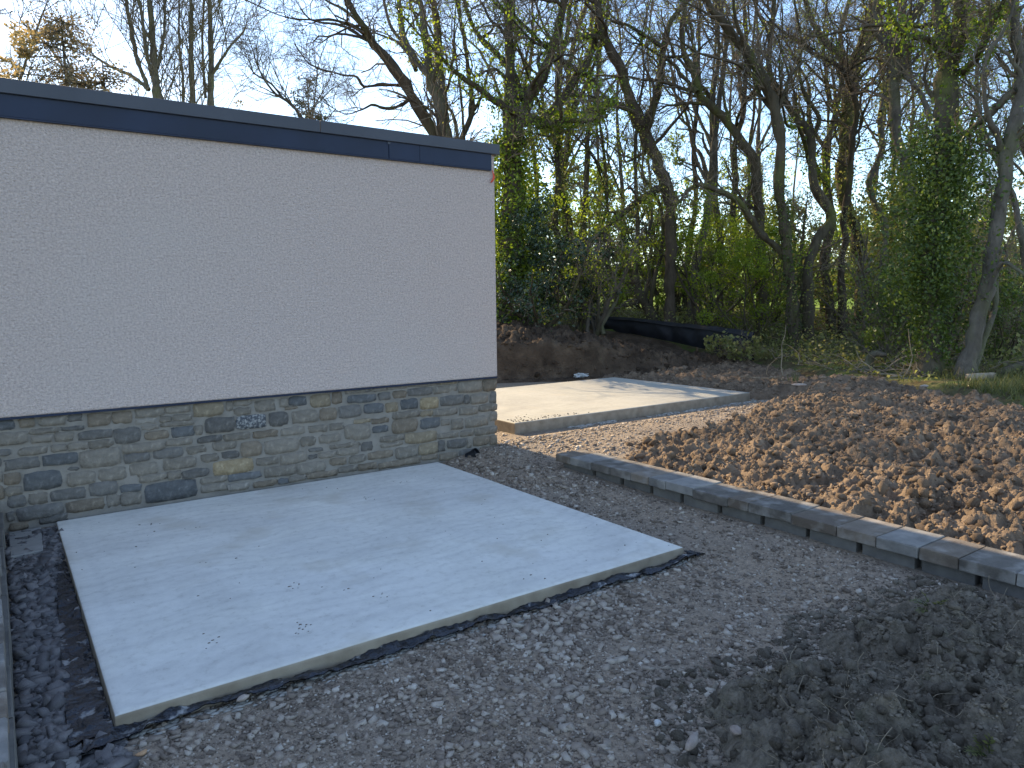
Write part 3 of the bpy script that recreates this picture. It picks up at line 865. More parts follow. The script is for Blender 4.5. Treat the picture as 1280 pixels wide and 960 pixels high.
for zs, ox, oy, sc in ((Z1, 0, 510, 6), (Z2, 150, 480, 6), (Z3, 300, 480, 6), (Z4, 440, 460, 6.4)):
    for x0, x1, y0, y1, c in zs:
        k_seed += 1
        ym, xm = (y0 + y1) / 2, (x0 + x1) / 2
        a = wall_hit(ox + x0 / sc, oy + ym / sc, SY)[0]; b = wall_hit(ox + x1 / sc, oy + ym / sc, SY)[0]
        t = wall_hit(ox + xm / sc, oy + y0 / sc, SY)[2]; bt = wall_hit(ox + xm / sc, oy + y1 / sc, SY)[2]
        b = min(b, CX - .004 + .008 * rng.random())
        t = min(t, .838)
        if b - a < .03 or t - bt < .012:
            continue
        w, h = (b - a) + .006, (t - bt) + .006
        endstone = b > CX - .03
        v, f = stone_mesh(w, h, .11 if endstone else .03, k_seed)
        o = obj("stone", make_mesh("stone", v, f, False), M['st_' + c], plinth)
        o.location = Vector(((a + b) / 2, SY + rng.normal(0, .003), (t + bt) / 2)) - bld.location
        placed.append((a, b, bt, t))
# rougher courses carry on beyond the left edge of the view
zrow = .02
while zrow < .80:
    hrow = rng.uniform(.06, .11)
    xx = -2.4
    while xx < -.42:
        w = rng.uniform(.12, .32)
        k_seed += 1
        v, f = stone_mesh(w - .018, hrow - .016, .03, k_seed)
        o = obj("stone", make_mesh("stone", v, f, False), M['st_' + rng.choice(list('gggdbn'))], plinth)
        o.location = Vector((xx + w / 2, SY, zrow + hrow / 2)) - bld.location
        xx += w
    zrow += hrow

# strip of orange tape at the roof corner
def ribbon(name, pts, width, thick, wdir):
    pts = np.asarray(pts, float); wdir = np.asarray(wdir, float)
    n = len(pts)
    width = np.broadcast_to(width, (n,))
    nrm = np.array([0, -1, 0.0]) * thick
    V = np.concatenate([pts - wdir * width[:, None] / 2, pts + wdir * width[:, None] / 2,
                        pts - wdir * width[:, None] / 2 + nrm, pts + wdir * width[:, None] / 2 + nrm])
    f = []
    for i in range(n - 1):
        a, b, c, d = i, i + 1, n + i, n + i + 1
        A, B, C, D = 2 * n + i, 2 * n + i + 1, 3 * n + i, 3 * n + i + 1
        f += [(a, b, d, c), (A, C, D, B), (a, A, B, b), (c, d, D, C)]
    f += [(0, n, 3 * n, 2 * n), (n - 1, 3 * n - 1, 4 * n - 1, 2 * n - 1)]
    return make_mesh(name, V, np.array(f))
tp = [(3.985, WY - .012, 2.83), (3.99, WY - .02, 2.80), (4.0, WY - .018, 2.775), (3.99, WY - .024, 2.75), (3.975, WY - .02, 2.725), (3.967, WY - .018, 2.712)]
tape = tag(obj("marker_tape", ribbon("marker_tape", tp, np.array([.008, .012, .02, .026, .03, .012]), .003, (1, 0, .25)), M['tape']),
           "torn strip of orange tape hanging below the roof corner", "tape")

# ------------------------------------------------------------------ concrete slabs
def slab(name, s, label, zb, mat):
    """cast slab: a fine top grid, rounded arris, slightly wavy shuttered sides"""
    x0, x1, y0, y1, zt = s
    e = np.array([0, .004, .012, .04, .08, .12, .16, .2, .3])
    def axis(a, b):
        mid = np.linspace(a + .3, b - .3, 14)[1:-1]
        return np.concatenate([a + e, mid, (b - e)[::-1]])
    X, Y = np.meshgrid(axis(x0, x1), axis(y0, y1), indexing='ij')
    nx, ny = X.shape
    dist = np.minimum(np.minimum(X - x0, x1 - X), np.minimum(Y - y0, y1 - Y))
    Z = zt - .007 * (1 - np.clip(dist / .012, 0, 1)) ** 2 + .004 * (fbm(X * 2.3, Y * 2.3, 91) - .5) - .0012 * np.exp(-((dist - .10) / .02) ** 2)
    V = np.stack([X, Y, Z], -1).reshape(-1, 3)
    T = dist.reshape(-1)
    idx = np.arange(nx * ny).reshape(nx, ny)
    F = np.stack([idx[:-1, :-1], idx[1:, :-1], idx[1:, 1:], idx[:-1, 1:]], -1).reshape(-1, 4)
    ring = np.concatenate([idx[:-1, 0], idx[-1, :-1], idx[:0:-1, -1], idx[0, :0:-1]])
    m_, off = len(ring), len(V)
    rv = V[ring]
    rows = [ring]
    cen = np.array([(x0 + x1) / 2, (y0 + y1) / 2])
    for k, zq in enumerate((zt - .02, zt - .06, zb)):
        w = rv.copy(); w[:, 2] = zq
        out = rv[:, :2] - cen; out /= np.abs(out).max(1, keepdims=True) + 1e-9
        w[:, :2] += np.sign(out) * (np.abs(out) > .98) * (.006 * (fbm(rv[:, 0] * 6 + k, rv[:, 1] * 6, 93)[:, None] - .5) + .002 * k)
        V = np.concatenate([V, w]); T = np.concatenate([T, np.full(m_, .3)])
        rows.append(np.arange(m_) + off); off += m_
    sides = [np.stack([a, b, np.roll(b, -1), np.roll(a, -1)], -1) for a, b in zip(rows[:-1], rows[1:])]
    return tag(obj(name, make_mesh(name, V, np.concatenate([F] + sides), False, T), mat), label, "concrete slab")
slab("concrete_slab", SLAB1, "square concrete slab in shade against the stone plinth", -.10, M['concrete'])
slab("concrete_slab", SLAB2, "sunlit concrete slab beyond the building corner below the earth bank", -.15, M['concrete_far'])
# dirt crumbs lying on the slabs
r2 = np.random.default_rng(5)
n = 120
cx = r2.uniform(SLAB1[0] + .05, SLAB1[1] - .05, n); cy = r2.uniform(SLAB1[2] + .05, SLAB1[3] - .05, n)
grp = r2.integers(0, 9, n); gcx = r2.uniform(.6, 3.1, 9); gcy = r2.uniform(3.2, 5.6, 9)
clu = r2.uniform(0, 1, n) < .45
cx = np.where(clu, gcx[grp] + r2.normal(0, .03, n), cx); cy = np.where(clu, gcy[grp] + r2.normal(0, .03, n), cy)
n2 = 80
cx2 = SLAB2[0] + np.abs(r2.normal(0, .6, n2)) + .02; cy2 = SLAB2[2] + np.abs(r2.normal(0, .14, n2)) + .03
csz = np.concatenate([r2.uniform(.002, .006, n), r2.uniform(.005, .012, n2)])
cp = np.stack([np.concatenate([cx, cx2]), np.concatenate([cy, cy2]), np.concatenate([np.full(n, SLAB1[4]), np.full(n2, SLAB2[4])]) + csz * .3], -1)
var, f1 = rock_variants(5, ICO1, .12, .6, 3)
V = np.concatenate([var[i % 5] * csz[i] + cp[i] for i in range(len(csz))])
F = np.concatenate([f1 + i * 12 for i in range(len(csz))])
cr = stuff(tag(obj("soil_specks", make_mesh("soil_specks", V, F), M['dark_clod']), "dark crumbs of soil scattered on the concrete slabs", "soil crumbs"))

# black polythene under the near slab, showing along two sides
mem = tag(empty("plastic_membrane", (.26, 2.93, .02)), "crumpled black polythene sheet showing around the near concrete slab", "plastic sheet")
def sheet(name, P0, P1, n, m, seed, amp, mat, parent, thick=.004, wfun=None):
    """strip from edge P0(t) to edge P1(t) with wrinkles"""
    t = np.linspace(0, 1, n); s = np.linspace(0, 1, m)
    T, Sg = np.meshgrid(t, s, indexing='ij')
    A = np.stack([P0(q) for q in t]); B = np.stack([P1(q) for q in t])
    P = A[:, None, :] * (1 - s)[None, :, None] + B[:, None, :] * s[None, :, None]
    wr = fbm(P[..., 0] * 16 + seed, P[..., 1] * 16, seed, 4, .6) - .45
    wr2 = np.abs(fbm(P[..., 0] * 7, P[..., 1] * 9 + seed, seed + 5, 3) - .5)
    P[..., 2] += amp * (wr * 1.2 + wr2 * 1.5)
    Q = P.copy(); Q[..., 2] -= thick
    V = np.concatenate([P.reshape(-1, 3), Q.reshape(-1, 3)])
    i = (np.arange(n - 1)[:, None] * m + np.arange(m - 1)[None, :])
    f = np.stack([i, i + m, i + m + 1, i + 1], -1).reshape(-1, 4)
    f = np.concatenate([f, f[:, ::-1] + n * m])
    o = obj(name, make_mesh(name, V - np.array(parent.location), f, True), mat, parent)
    return o
def L0(t): return np.array([.252, 5.1 - 2.17 * t, .05 - .01 * t])
def L1(t): return np.array([.252 - .03 - .115 * t ** .7, 5.1 - 2.12 * t - .06 * t * t, z_gravel(np.array([.2]), np.array([5.1 - 2.15 * t]))[0] + .018])
sheet("side_strip", L0, L1, 190, 16, 3, .03, M['membrane'], mem)
def F0(t): return np.array([.18 + 3.2 * t, 2.925, .040 + .01 * math.sin(t * 19)])
def F1(t):
    w = .035 + .045 * float(vn(np.array([t * 16.0]), np.array([.3]), 88)[0]) + .07 * max(0, .06 - t) / .06 + .02 * float(S((t - .55) / .2))
    x = .12 + 3.29 * t
    return np.array([x, 2.925 - w, z_gravel(np.array([x]), np.array([2.87]))[0] + .012 + .018 * float(vn(np.array([t * 26.0]), np.array([1.3]), 89)[0])])
sheet("front_strip", F0, F1, 300, 9, 9, .035, M['membrane'], mem)
# torn end of the sheet at the far corner
def E0(t): return np.array([3.33 + .10 * t, 2.93 + .015 * t, .055 - .02 * t])
def E1(t): return np.array([3.35 + .10 * t, 2.86 - .03 * t * (1 - t), .06 - .02 * t])
sheet("torn_end", E0, E1, 24, 8, 14, .04, M['membrane'], mem)

# ------------------------------------------------------------------ low walls
lw = tag(empty("low_garden_wall", (4.1, 4.9, .1)), "low block wall with mottled coping between the gravel and the tilled soil", "garden wall")
lw["kind"] = "thing"
def wpart(name, me, mat, parent):
    me.transform(Matrix.Translation(-parent.location))
    return obj(name, me, mat, parent)
joints = [4.945, 4.755, 4.49, 4.25, 4.02, 3.83, 3.66, 3.40, 3.10, 2.94, 2.62, 2.32, 2.08, 1.85, 1.65, 1.39, 1.14, .96, .70, .42, .20, -.08, -.36, -.6, -.85]
cidx = [1, 2, 0, 0, 1, 2, 2, 0, 1, 0, 1, 1, 2, 1, 0, 2, 1, 0, 2, 1, 0, 2, 1, 0]
for i in range(len(joints) - 1):
    y1, y0 = joints[i], joints[i + 1]
    dz = rng.normal(0, .0025); dx = rng.normal(0, .004)
    me = box_mesh("coping_block", 3.948 + dx, 4.262 + dx, y0 + .0025, y1 - .0025, .198 + dz, .262 + dz, .007, .0012)
    wpart("coping_block", me, COP[cidx[i]], lw)
bj = [4.90, 4.49, 4.16, 3.84, 3.54, 3.2, 2.86, 2.53, 2.2, 1.87, 1.57, 1.24, .9, .57, .24, -.1, -.44, -.78]
for i in range(len(bj) - 1):
    me = box_mesh("wall_block", 3.992 + rng.normal(0, .005), 4.24, bj[i + 1] + .018, bj[i] - .018, -.05, .1965, .004, .001)
    wpart("wall_block", me, M['block'], lw)
wpart("backing", box_mesh("backing", 4.06, 4.22, -.8, 4.86, -.08, .19), M['block'], lw)

lw2 = tag(empty("low_garden_wall", (-.2, 4.0, 0)), "low coped block wall cut off by the left edge, beside slate chippings", "garden wall")
lw2["kind"] = "thing"
yy = 5.93
i = 0
while yy > 1.2:
    w = float(rng.choice([.2, .24, .29]))
    dz = rng.normal(0, .003)
    me = box_mesh("coping_block", -.37, -.062 + rng.normal(0, .003), yy - w + .003, yy - .003, .225 + dz, .29 + dz, .007, .0012)
    wpart("coping_block", me, COP[[2, 0, 1, 2, 0][i % 5]], lw2)
    yy -= w; i += 1
yy = 5.93
while yy > 1.2:
    me = box_mesh("wall_block", -.34, -.045 + rng.normal(0, .003), yy - .43, yy - .005, -.06, .223, .004, .001)
    wpart("wall_block", me, M['block'], lw2)
    yy -= .435

# ------------------------------------------------------------------ small things in the yard
def prism(name, pts, z0, z1, bevel=.004):
    bm = bmesh.new()
    vs = [bm.verts.new((p[0], p[1], z0)) for p in pts]
    f = bm.faces.new(vs)
    r = bmesh.ops.extrude_face_region(bm, geom=[f])
    for v in [e for e in r['geom'] if isinstance(e, bmesh.types.BMVert)]:
        v.co.z = z1
    bmesh.ops.recalc_face_normals(bm, faces=bm.faces[:])
    if bevel:
        bmesh.ops.bevel(bm, geom=bm.edges[:], offset=bevel, segments=1, affect='EDGES')
    me = bpy.data.meshes.new(name); bm.to_mesh(me); bm.free()
    return me
tag(obj("paving_slab", prism("paving_slab", [(-.02, 2.62), (.135, 2.66), (.13, 2.875), (.02, 2.86), (-.02, 2.83)], -.02, .035), M['paving']),
    "broken grey paving slab lying in the chippings at the bottom left", "paving slab")
tag(obj("concrete_pad", prism("concrete_pad", [(-.02, 5.3), (.15, 5.33), (.165, 5.9), (-.02, 5.9)], -.05, .085), M['paving']),
    "rough grey concrete pad at the foot of the stone plinth", "concrete pad")
def pipe():
    bm = bmesh.new()
    bmesh.ops.create_cone(bm, cap_ends=False, segments=20, radius1=.055, radius2=.055, depth=.11)
    r = bmesh.ops.create_cone(bm, cap_ends=True, segments=20, radius1=.047, radius2=.047, depth=.07)
    bmesh.ops.create_cone(bm, cap_ends=False, segments=20, radius1=.062, radius2=.062, depth=.03, matrix=Matrix.Translation((0, 0, .04)))
    me = bpy.data.meshes.new("drain_pipe"); bm.to_mesh(me); bm.free()
    return me
p = tag(obj("drain_pipe", pipe(), M['silt_fence']), "stub of black drain pipe at the foot of the stone plinth", "pipe")
p.location = (3.66, 5.86, .12); p.rotation_euler = (R(62), R(10), R(30))
def rock_obj(name, pos, scale, mat, label, seed, cat="stone", rot=0.0):
    var, f = rock_variants(1, ICO2, .03, .7, seed)
    o = tag(obj(name, make_mesh(name, var[0] * np.array(scale), f, True), mat), label, cat)
    o.location = tuple(float(v) for v in pos); o.rotation_euler = (0, 0, rot)
    return o
def at_ground(u, v, z):
    d = FW + RT * (u - 640) / FPX - UP * (v - 480) / FPX
    return CAM + d * ((z - CAM[2]) / d[2])
rock_obj("stone", at_ground(865, 926, .09), (.046, .034, .036), M['stone_pale'], "rounded pinkish stone at the front edge of the dark soil heap", 3, rot=.4)
rock_obj("stone", at_ground(921, 914, .10), (.034, .028, .026), M['stone_pale'], "small pale angular stone half buried in the dark soil heap", 4, rot=1.1)
rock_obj("stone", at_ground(822, 904, .05), (.016, .026, .014), M['white_plastic'], "thin white stone on the gravel beside the dark soil heap", 5, rot=2.1)
rock_obj("stone", at_ground(867, 551, .19), (.06, .035, .02), M['stone_pale'], "flat whitish stone at the near edge of the tilled soil", 6, rot=.6)
rock_obj("stone", at_ground(998, 481, .30), (.13, .05, .03), M['stone_pale'], "long pale stone on the far tilled soil", 7, rot=-.6)
rock_obj("stone", at_ground(1155, 483, .34), (.09, .06, .04), M['stone_pale'], "whitish stone in the grass before the ivy tree", 8, rot=.2)
rock_obj("stone", at_ground(304, 873, .05), (.032, .022, .018), M['stone_pale'], "pale stone resting on the black sheet beside the slab", 10, rot=.5)
rock_obj("stone", at_ground(177, 941, .03), (.026, .022, .018), surface("ochre_stone", [(.3, (.34, .2, .11)), (.7, (.5, .32, .19))], 20), "orange brown stone in the gravel near the slab corner", 11, rot=.3)
def crumple(name, pos, size, seed, mat, label, cat, flat=.5):
    bm = bmesh.new(); bmesh.ops.create_icosphere(bm, subdivisions=3, radius=1)
    r3 = np.random.default_rng(seed)
    pts = np.array([v.co[:] for v in bm.verts])
    ph = r3.normal(size=(9, 3)) * 6.5
    amp = sum(np.abs(np.sin(pts @ q + k)) for k, q in enumerate(ph)) / 9
    amp = (amp - amp.min()) / (amp.max() - amp.min())
    for v, a in zip(bm.verts, amp):
        v.co *= .35 + .9 * a
        v.co.z *= flat
    me = bpy.data.meshes.new(name); bm.to_mesh(me); bm.free()
    o = tag(obj(name, me, mat), label, cat)
    o.scale = size; o.location = tuple(float(q) for q in pos)
    return o
crumple("plastic_scrap", at_ground(728, 469, .06), (.24, .12, .13), 2, M['white_plastic'], "crumpled pale plastic scrap at the foot of the cut bank", "plastic scrap")
crumple("plastic_scrap", at_ground(761, 464, .10), (.07, .07, .12), 4, M['blue'], "small blue plastic scrap at the foot of the cut bank", "plastic scrap", .8)
# concrete spill along the far slab edge
spx = np.concatenate([r2.uniform(5.9, 6.7, 60), r2.uniform(7.3, 9.6, 120)])
spy = 7.17 - np.abs(r2.normal(0, .07, len(spx))) - .02
spx = np.concatenate([spx, 9.7 + np.abs(r2.normal(0, .18, 40))]); spy = np.concatenate([spy, r2.uniform(6.8, 7.6, 40)])
spx = np.concatenate([spx, r2.uniform(.3, 3.3, 700)]); spy = np.concatenate([spy, 2.905 - np.abs(r2.normal(0, .035, 700))])
sps = np.where(spy < 5, r2.uniform(.005, .016, len(spx)), r2.uniform(.012, .04, len(spx)))
V = np.concatenate([var[i % 5] * sps[i] * np.array([1.3, 1, .8]) + np.array([spx[i], spy[i], z_gravel(spx[i:i+1], spy[i:i+1])[0] + sps[i] * .2]) for i in range(len(sps))])
F = np.concatenate([f1 + i * 12 for i in range(len(sps))])
stuff(tag(obj("concrete_crumbs", make_mesh("concrete_crumbs", V, F), M['crumb']), "pale crumbs of spilt concrete along the slab edges", "concrete crumbs"))

# ------------------------------------------------------------------ trees
def tubes(P, Rd, k):
    """P (n,m,3), Rd (n,m): n tapered tubes with k sides -> verts, quads"""
    n, m, _ = P.shape
    T = np.gradient(P, axis=1)
    T /= np.linalg.norm(T, axis=2, keepdims=True) + 1e-9
    A = np.zeros_like(T)
    ref = np.where(np.abs(T[:, 0, 2:3]) > .9, np.array([1.0, 0, 0]), np.array([0, 0, 1.0]))
    a = np.cross(T[:, 0], ref)
    for i in range(m):
        a = a - (a * T[:, i]).sum(1, keepdims=True) * T[:, i]
        a = a / (np.linalg.norm(a, axis=1, keepdims=True) + 1e-9)
        A[:, i] = a
    B = np.cross(T, A)
    th = np.arange(k) * 2 * np.pi / k
    ring = A[:, :, None, :] * np.cos(th)[None, None, :, None] + B[:, :, None, :] * np.sin(th)[None, None, :, None]
    V = P[:, :, None, :] + ring * Rd[:, :, None, None]
    b = (np.arange(n)[:, None, None] * m + np.arange(m - 1)[None, :, None]) * k
    j = np.arange(k)[None, None, :]; j2 = (j + 1) % k
    F = np.stack([b + j, b + j2, b + k + j2, b + k + j], -1).reshape(-1, 4)
    return V.reshape(-1, 3), F

def smooth_path(pts, m):
    """Catmull-Rom resample of (n,4) points: x y z radius"""
    pts = np.asarray(pts, float)
    if len(pts) == 2:
        pts = np.stack([pts[0], (pts[0] + pts[1]) / 2, pts[1]])
    q = np.concatenate([[2 * pts[0] - pts[1]], pts, [2 * pts[-1] - pts[-2]]])
    seg = np.linalg.norm(np.diff(pts[:, :3], axis=0), axis=1)
    cum = np.concatenate([[0], np.cumsum(seg)])
    out = []
    for s in np.linspace(0, cum[-1] * .99999, m):
        i = min(int(np.searchsorted(cum, s, 'right') - 1), len(pts) - 2)
        t = (s - cum[i]) / max(seg[i], 1e-6)
        p0, p1, p2, p3 = q[i], q[i + 1], q[i + 2], q[i + 3]
        out.append(.5 * (2 * p1 + (p2 - p0) * t + (2 * p0 - 5 * p1 + 4 * p2 - p3) * t * t + (3 * p1 - p0 - 3 * p2 + p3) * t ** 3))
    out = np.array(out)
    out[:, 3] = np.maximum(out[:, 3], .004)
    return out

def walk(r2, p0, d0, length, m, wig, lift):
    """n wandering branches -> (n,m,3)"""
    n = len(p0)
    P = np.zeros((n, m, 3)); P[:, 0] = p0
    d = d0.copy()
    st = (length / (m - 1))[:, None]
    for i in range(1, m):
        d = d + r2.normal(0, wig, (n, 3)); d[:, 2] += lift
        d /= np.linalg.norm(d, axis=1, keepdims=True)
        P[:, i] = P[:, i - 1] + d * st
    return P

def offshoots(r2, P, Rd, per, lo, spread):
    """pick `per` points on every path; return start, direction, local radius, parent index"""
    n, m, _ = P.shape
    idx = np.repeat(np.arange(n), per)
    t = r2.uniform(lo, .98, len(idx)) * (m - 1)
    i = np.minimum(t.astype(int), m - 2); fr = (t - i)[:, None]
    a, b = P[idx, i], P[idx, i + 1]
    tan = b - a; tan /= np.linalg.norm(tan, axis=1, keepdims=True) + 1e-9
    side = np.cross(tan, r2.normal(size=(len(idx), 3))); side /= np.linalg.norm(side, axis=1, keepdims=True) + 1e-9
    ang = r2.uniform(spread * .6, spread * 1.3, len(idx))[:, None]
    d = tan * np.cos(ang) + side * np.sin(ang)
    rad = Rd[idx, i] * (1 - fr[:, 0]) + Rd[idx, i + 1] * fr[:, 0]
    return a + (b - a) * fr, d, rad, idx, t / (m - 1)

def leaves(r2, P, size, flat=0.0):
    """bent diamond leaves at points P -> verts, tris, tint"""
    n = len(P)
    nrm = r2.normal(size=(n, 3)); nrm[:, 2] += flat
    nrm /= np.linalg.norm(nrm, axis=1, keepdims=True)
    a = np.cross(nrm, r2.normal(size=(n, 3))); a /= np.linalg.norm(a, axis=1, keepdims=True)
    b = np.cross(nrm, a)
    s = (size * r2.uniform(.6, 1.35, n))[:, None]
    v = np.stack([P - a * s * .5, P + b * s * .36 + nrm * s * .1, P + a * s * .5, P - b * s * .36 + nrm * s * .1], 1)
    f = np.array([[0, 1, 2], [0, 2, 3]])
    F = (f[None] + (np.arange(n) * 4)[:, None, None]).reshape(-1, 3)
    return v.reshape(-1, 3), F, np.repeat(np.clip(r2.normal(.45, .25, n), 0, 1), 4)

def leaf_obj(name, r2, P, size, mat, root, flat=0.0):
    v, f, t = leaves(r2, P, size, flat)
    o = obj(name, make_mesh(name, v - np.array(root.location), f, False, t), mat, root)
    o["kind"] = "stuff"
    return o

def joined(sets):
    V, F, off = [], [], 0
    for v, f in sets:
        V.append(v); F.append(f + off); off += len(v)
    return np.concatenate(V), np.concatenate(F)

def ivy_points(r2, paths, n, spread, lo, hi):
    """points hugging the given (m,4) paths between heights lo..hi"""
    allp = np.concatenate([smooth_path(p, 40) for p in paths])
    allp = allp[(allp[:, 2] > lo) & (allp[:, 2] < hi)]
    if len(allp) == 0:
        return None
    k = r2.integers(0, len(allp), n)
    c = allp[k]
    clump = fbm(c[:, 2] * 1.7 + c[:, 0], c[:, 1] * 1.3 + 3, 55)
    dirs = r2.normal(size=(n, 3)); dirs[:, 2] *= .35
    dirs /= np.linalg.norm(dirs, axis=1, keepdims=True)
    rad = c[:, 3] * .9 + np.abs(r2.normal(0, 1, n)) * spread * (.4 + 1.4 * clump)
    out = c[:, :3] + dirs * rad[:, None]
    out[:, 2] += r2.normal(0, .12, n)
    return out

def build_tree(name, label, group, stems, seed, bark_mat, n1=14, n2=5, n3=5, n4=3, L=(2.6, 1.3, .65, .32), wig=.22, lift=.06, lo=.35,
               ivy=None, leaf=None, twigr=.0032, cat="tree", spread=.85, fork=.5):
    """stems: list of (n,4) world paths with radius; the first starts at the ground"""
    r2 = np.random.default_rng(seed)
    base = stems[0][0]
    root = tag(empty(name, base[:3]), label, cat, group)
    paths = [smooth_path(s, max(12, min(46, 4 * len(s)))) for s in stems]
    sets = []
    for p in paths:
        p = p.copy()
        p[:, 3] *= 1 + .10 * r2.normal(size=len(p))
        p[1:-1, :3] += r2.normal(0, .12, (len(p) - 2, 3)) * p[1:-1, 3:4]
        sets.append(tubes(p[None, :, :3], p[None, :, 3], 9))
    # limbs off the stems, shared out by length
    lens = np.array([np.linalg.norm(np.diff(p[:, :3], axis=0), axis=1).sum() for p in paths])
    A = []
    for i, p in enumerate(paths):
        k = max(1, int(round(n1 * lens[i] / lens.sum())))
        s, d, rr, ix, tt = offshoots(r2, p[None, :, :3], p[None, :, 3], k, lo if i == 0 else .12, spread)
        A.append((s, d, rr))
    s, d, rr = (np.concatenate([a[j] for a in A]) for j in range(3))
    d[:, 2] += .25; d /= np.linalg.norm(d, axis=1, keepdims=True)
    ln = L[0] * r2.uniform(.5, 1.3, len(s)) * np.clip(rr / .07, .45, 1.3)
    m = 9
    P1 = walk(r2, s, d, ln, m, wig, lift)
    R1 = np.clip(rr * r2.uniform(.35, .6, len(rr)), .007, .05)[:, None] * np.linspace(1, .2, m)[None] + .002
    sets.append(tubes(P1, R1, 5))
    v, f = joined(sets)
    obj("trunk", make_mesh("trunk", v - base[:3], f, True), bark_mat, root)
    # crown: branches and twigs
    csets, ends = [], []
    Pp, Rp = P1, R1
    tops = np.stack([p[np.linspace(len(p) // 2, len(p) - 1, 9).astype(int)] for p in paths])
    Pp = np.concatenate([P1, tops[:, :, :3]]); Rp = np.concatenate([R1, tops[:, :, 3]])
    for lev, per in enumerate((n2, n3, n4)):
        if per == 0:
            break
        s, d, rr, ix, tt = offshoots(r2, Pp, Rp, per, .15, .8)
        plen = np.linalg.norm(np.diff(Pp, axis=1), axis=2).sum(1)[ix]
        ln = np.minimum(L[lev + 1] * r2.uniform(.5, 1.4, len(s)), plen * .9) * (1.15 - .5 * tt)
        m = (5, 3, 2)[lev]
        Pp = walk(r2, s, d, ln, m, wig * (1.1, 1.2, 1.0)[lev], lift * .8)
        r0 = np.clip(rr * .55, twigr * (2.4, 1.5, 1.0)[lev], (.03, .012, .006)[lev])
        Rp = r0[:, None] * np.linspace(1, .45, m)[None]
        csets.append(tubes(Pp, Rp, (4, 3, 3)[lev]))
    ends = Pp[:, -1]
    if csets:
        v, f = joined(csets)
        c = obj("crown", make_mesh("crown", v - base[:3], f, False), M['twig'], root)
        c["kind"] = "stuff"
    if ivy:
        for (n, sp, zlo, zhi, size, mat) in ivy:
            pts = ivy_points(r2, stems if n > 0 else [stems[0]], abs(n), sp, base[2] + zlo, base[2] + zhi)
            if pts is not None:
                leaf_obj("ivy", r2, pts, size, mat, root)
    if leaf:
        n, size, mat = leaf
        few = r2.choice(len(ends), max(8, n // 9))
        pts = ends[few[r2.integers(0, len(few), n)]] + r2.normal(0, .10, (n, 3))
        leaf_obj("leaves", r2, pts, size, mat, root)
    return root

def stem(pts, D, dd=0.0, ground=None, top=None, seed=0):
    """traced outline points (x, y, radius) -> world path at D metres, leaning dd metres deeper along it"""
    n = len(pts)
    out = []
    for i, (x, y, r) in enumerate(pts):
        d = D + dd * i / max(1, n - 1)
        p = px(x, y, d)
        out.append([*p, r * d / FPX])
    if ground:
        z = float(z_wood(np.array([out[0][0]]), np.array([out[0][1]]))[0])
        p = out[0]
        if p[2] > z + .05:
            steps = max(1, int((p[2] - z) / .8))
            lean = np.array(out[0][:3]) - np.array(out[1][:3]); lean /= abs(lean[2]) + 1e-6
            lean[:2] = np.clip(lean[:2], -.35, .35)
            pre = []
            for j in range(1, steps + 1):
                h = (p[2] - z + .15) * j / steps
                pre.append([p[0] + lean[0] * h * .6, p[1] + lean[1] * h * .6, p[2] - h, p[3] * (1 + .12 * j)])
            out = pre[::-1] + out
            out[0][3] *= 1.25
        else:
            out[0][2] = min(out[0][2], z - .12)
            out[0][3] *= 1.3
    if top:
        r3 = np.random.default_rng(seed + 91)
        a, b = np.array(out[-2][:3]), np.array(out[-1][:3])
        d = (b - a) / np.linalg.norm(b - a)
        r = out[-1][3]
        k = max(2, int(top / 1.0))
        p = b
        for j in range(1, k + 1):
            d = d + r3.normal(0, .22, 3); d[2] += .28; d /= np.linalg.norm(d)
            p = p + d * top / k
            out.append([*p, max(r * (1 - .85 * j / k), .012)])
    return np.array(out)

WOOD = "trees of the wood behind the yard"
MARKS = [(620, "the building corner"), (655, "the corner ivy tree"), (797, "the coppiced poles"), (838, "the twisted tree"), (985, "the bowed tree"), (1016, "the kinked tree"),
         (1060, "the slender tree"), (1132, "the V-forked tree"), (1165, "the large ivy tree"), (1228, "the leaning grey trunk"), (1275, "the right edge")]
ORD = ["first", "second", "third", "fourth", "fifth", "sixth", "seventh", "eighth"]
def place_labels(items):
    """items: (x, look) -> one label each: what it looks like, between which landmarks, and its turn there"""
    out, seen = [], {}
    for x, look in items:
        if x >= MARKS[-1][0]:
            w = "right beside " + MARKS[-1][1]
        else:
            k = max([i for i, (q, _) in enumerate(MARKS) if q <= x] + [0])
            w = "between %s and %s" % (MARKS[k][1], MARKS[k + 1][1])
        seen.setdefault(look + " " + w, []).append(x)
        out.append((look, w, x))
    res = []
    for look, w, x in out:
        xs = sorted(seen[look + " " + w])
        res.append("%s, %s rightwards %s" % (look, ORD[xs.index(x)], w) if len(xs) > 1 else "%s %s" % (look, w))
    return res
# --- tall bare stems seen over the roof
build_tree("bare_tree", "bare pale-stemmed tree fanning up over the roof, the one nearer the left edge", WOOD, [
    stem([(197, 118, 5.33), (193, 80, 4.51), (190, 40, 3.69), (187, 0, 2.95)], 60, 0, True, 1.5, 1),
    stem([(186, 112, 2.95), (172, 75, 2.79), (164, 40, 2.46), (158, 0, 1.97)], 60, 1, None, 1.5, 2),
    stem([(190, 95, 2.46), (182, 60, 2.13), (178, 25, 1.89), (173, -5, 1.64)], 60, -1.5, None, 1.5, 3),
    stem([(186, 112, 2.62), (165, 95, 2.30), (140, 84, 1.80), (118, 70, 1.31)], 60, 2, None, 1.5, 4),
    stem([(197, 85, 2.13), (204, 50, 1.80), (206, 20, 1.64), (205, -5, 1.39)], 60, 1.5, None, 1.5, 5)], 301, BARK[2], 44, 7, 5, 2, (7.5, 4.0, 2.3, 1.2), .10, .07, .5, twigr=.015, spread=.6)
